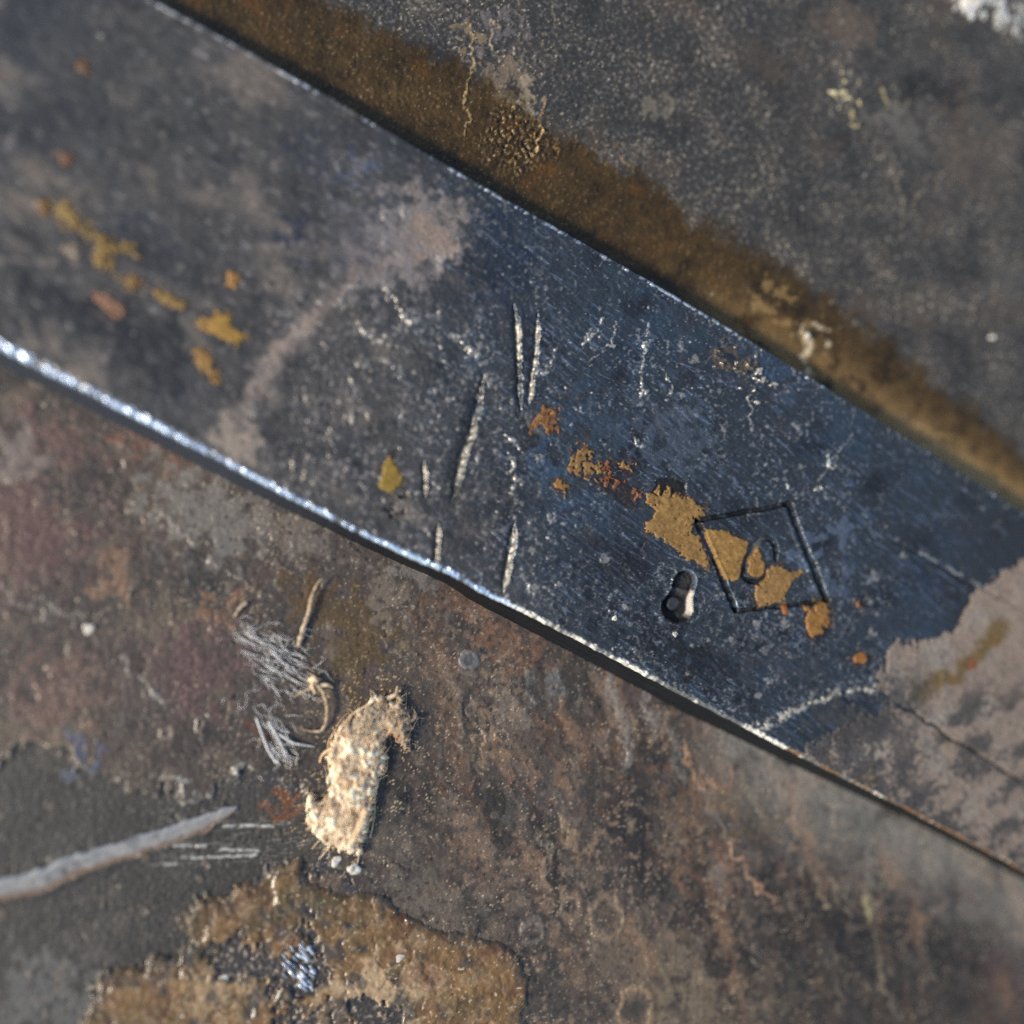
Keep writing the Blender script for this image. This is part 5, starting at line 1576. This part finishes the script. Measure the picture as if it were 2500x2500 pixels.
# ---- frayed silver-grey shavings
rg = np.random.default_rng(23)
def shavings(label, poly_px, n, seed, deg):
    w = onplate(poly_px)
    x0, y0 = w.min(0)
    x1, y1 = w.max(0)
    ctr = w.mean(0)
    root = thing("frayed_shavings", label, "metal shavings", (float(ctr[0]), float(ctr[1]), 0), "frayed silver shavings on the plate")
    base = np.array(root.location)
    rg = np.random.default_rng(seed)
    out = []
    tries = 0
    def inside(p):
        c = False
        for i in range(len(w)):
            a, b = w[i], w[(i + 1) % len(w)]
            if (a[1] > p[1]) != (b[1] > p[1]) and p[0] < (b[0] - a[0]) * (p[1] - a[1]) / (b[1] - a[1]) + a[0]:
                c = not c
        return c
    while len(out) < n and tries < 9000:
        tries += 1
        p = np.array([rg.uniform(x0, x1), rg.uniform(y0, y1)])
        if not inside(p):
            continue
        a = math.radians(deg + rg.normal() * 16)
        L = rg.uniform(0.015, 0.06)
        m = 8
        tt = np.linspace(-0.5, 0.5, m)
        aa = a + rg.normal() * 0.5 * tt
        xx = p[0] + np.cumsum(np.cos(aa)) * L / m
        yy = p[1] + np.cumsum(np.sin(aa)) * L / m
        zz = 0.0045 + rg.uniform(0, 0.005) * (1 - 3 * tt ** 2)
        out.append((np.stack([xx, yy, zz], 1) - base, rg.uniform(0.0004, 0.0014) * (1.1 - 1.6 * np.abs(tt))))
    for _ in range(int(n * 0.45)):              # loose curly hairs across the tangle
        p = np.array([rg.uniform(x0 - 0.01, x1 + 0.02), rg.uniform(y0 - 0.03, y1 + 0.01)])
        a = rg.uniform(0, 6.28) if rg.random() < 0.5 else math.radians(deg) + rg.normal() * 0.5
        m = 14
        L = rg.uniform(0.02, 0.075)
        tt = np.linspace(-0.5, 0.5, m)
        aa = a + rg.normal() * 2.6 * tt + rg.normal() * 0.5 * np.sin(9 * tt)
        xx = p[0] + np.cumsum(np.cos(aa)) * L / m
        yy = p[1] + np.cumsum(np.sin(aa)) * L / m
        zz = 0.004 + rg.uniform(0.002, 0.012) * (1 - 3.4 * tt ** 2)
        out.append((np.stack([xx, yy, np.maximum(zz, 0.002)], 1) - base, rg.uniform(0.0004, 0.0009) * (1.1 - 1.4 * np.abs(tt))))
    v, f = tube_mesh(out, 5)
    tag(build("shaving_fibres", v, f, M_GREYF, root), kind="stuff")
    return root


r1_ = shavings("frayed silver-grey shavings in a wing shape, upper left of the curled fibre", [(550, 1520), (600, 1530), (680, 1545), (722, 1562), (712, 1610), (745, 1640), (752, 1662), (715, 1680), (680, 1690), (640, 1660), (600, 1610), (575, 1575)], 95, 3, -33)
r2_ = shavings("smaller frayed silver shavings, left of the lint tuft", [(625, 1752), (645, 1740), (690, 1760), (705, 1790), (690, 1810), (705, 1850), (680, 1865), (660, 1830), (645, 1800)], 34, 4, -50)
base = np.array(r2_.location)
sv = [(smooth_path([(626, 1752), (640, 1790), (655, 1830), (675, 1862)], [0.005, 0.010, 0.008, 0.004], 18) - base, np.full(18, 0.0026)),
      (smooth_path([(680, 1790), (715, 1812), (745, 1818), (768, 1822)], [0.006, 0.010, 0.008, 0.004], 18) - base, np.linspace(0.003, 0.001, 18)),
      (smooth_path([(655, 1760), (685, 1810), (700, 1850)], [0.006, 0.012, 0.004], 18) - base, np.full(18, 0.0024))]
v, f = tube_mesh(sv, 6)
build("sliver", v, f, M_GREYF, r2_)
SC.cycles.use_denoising = False
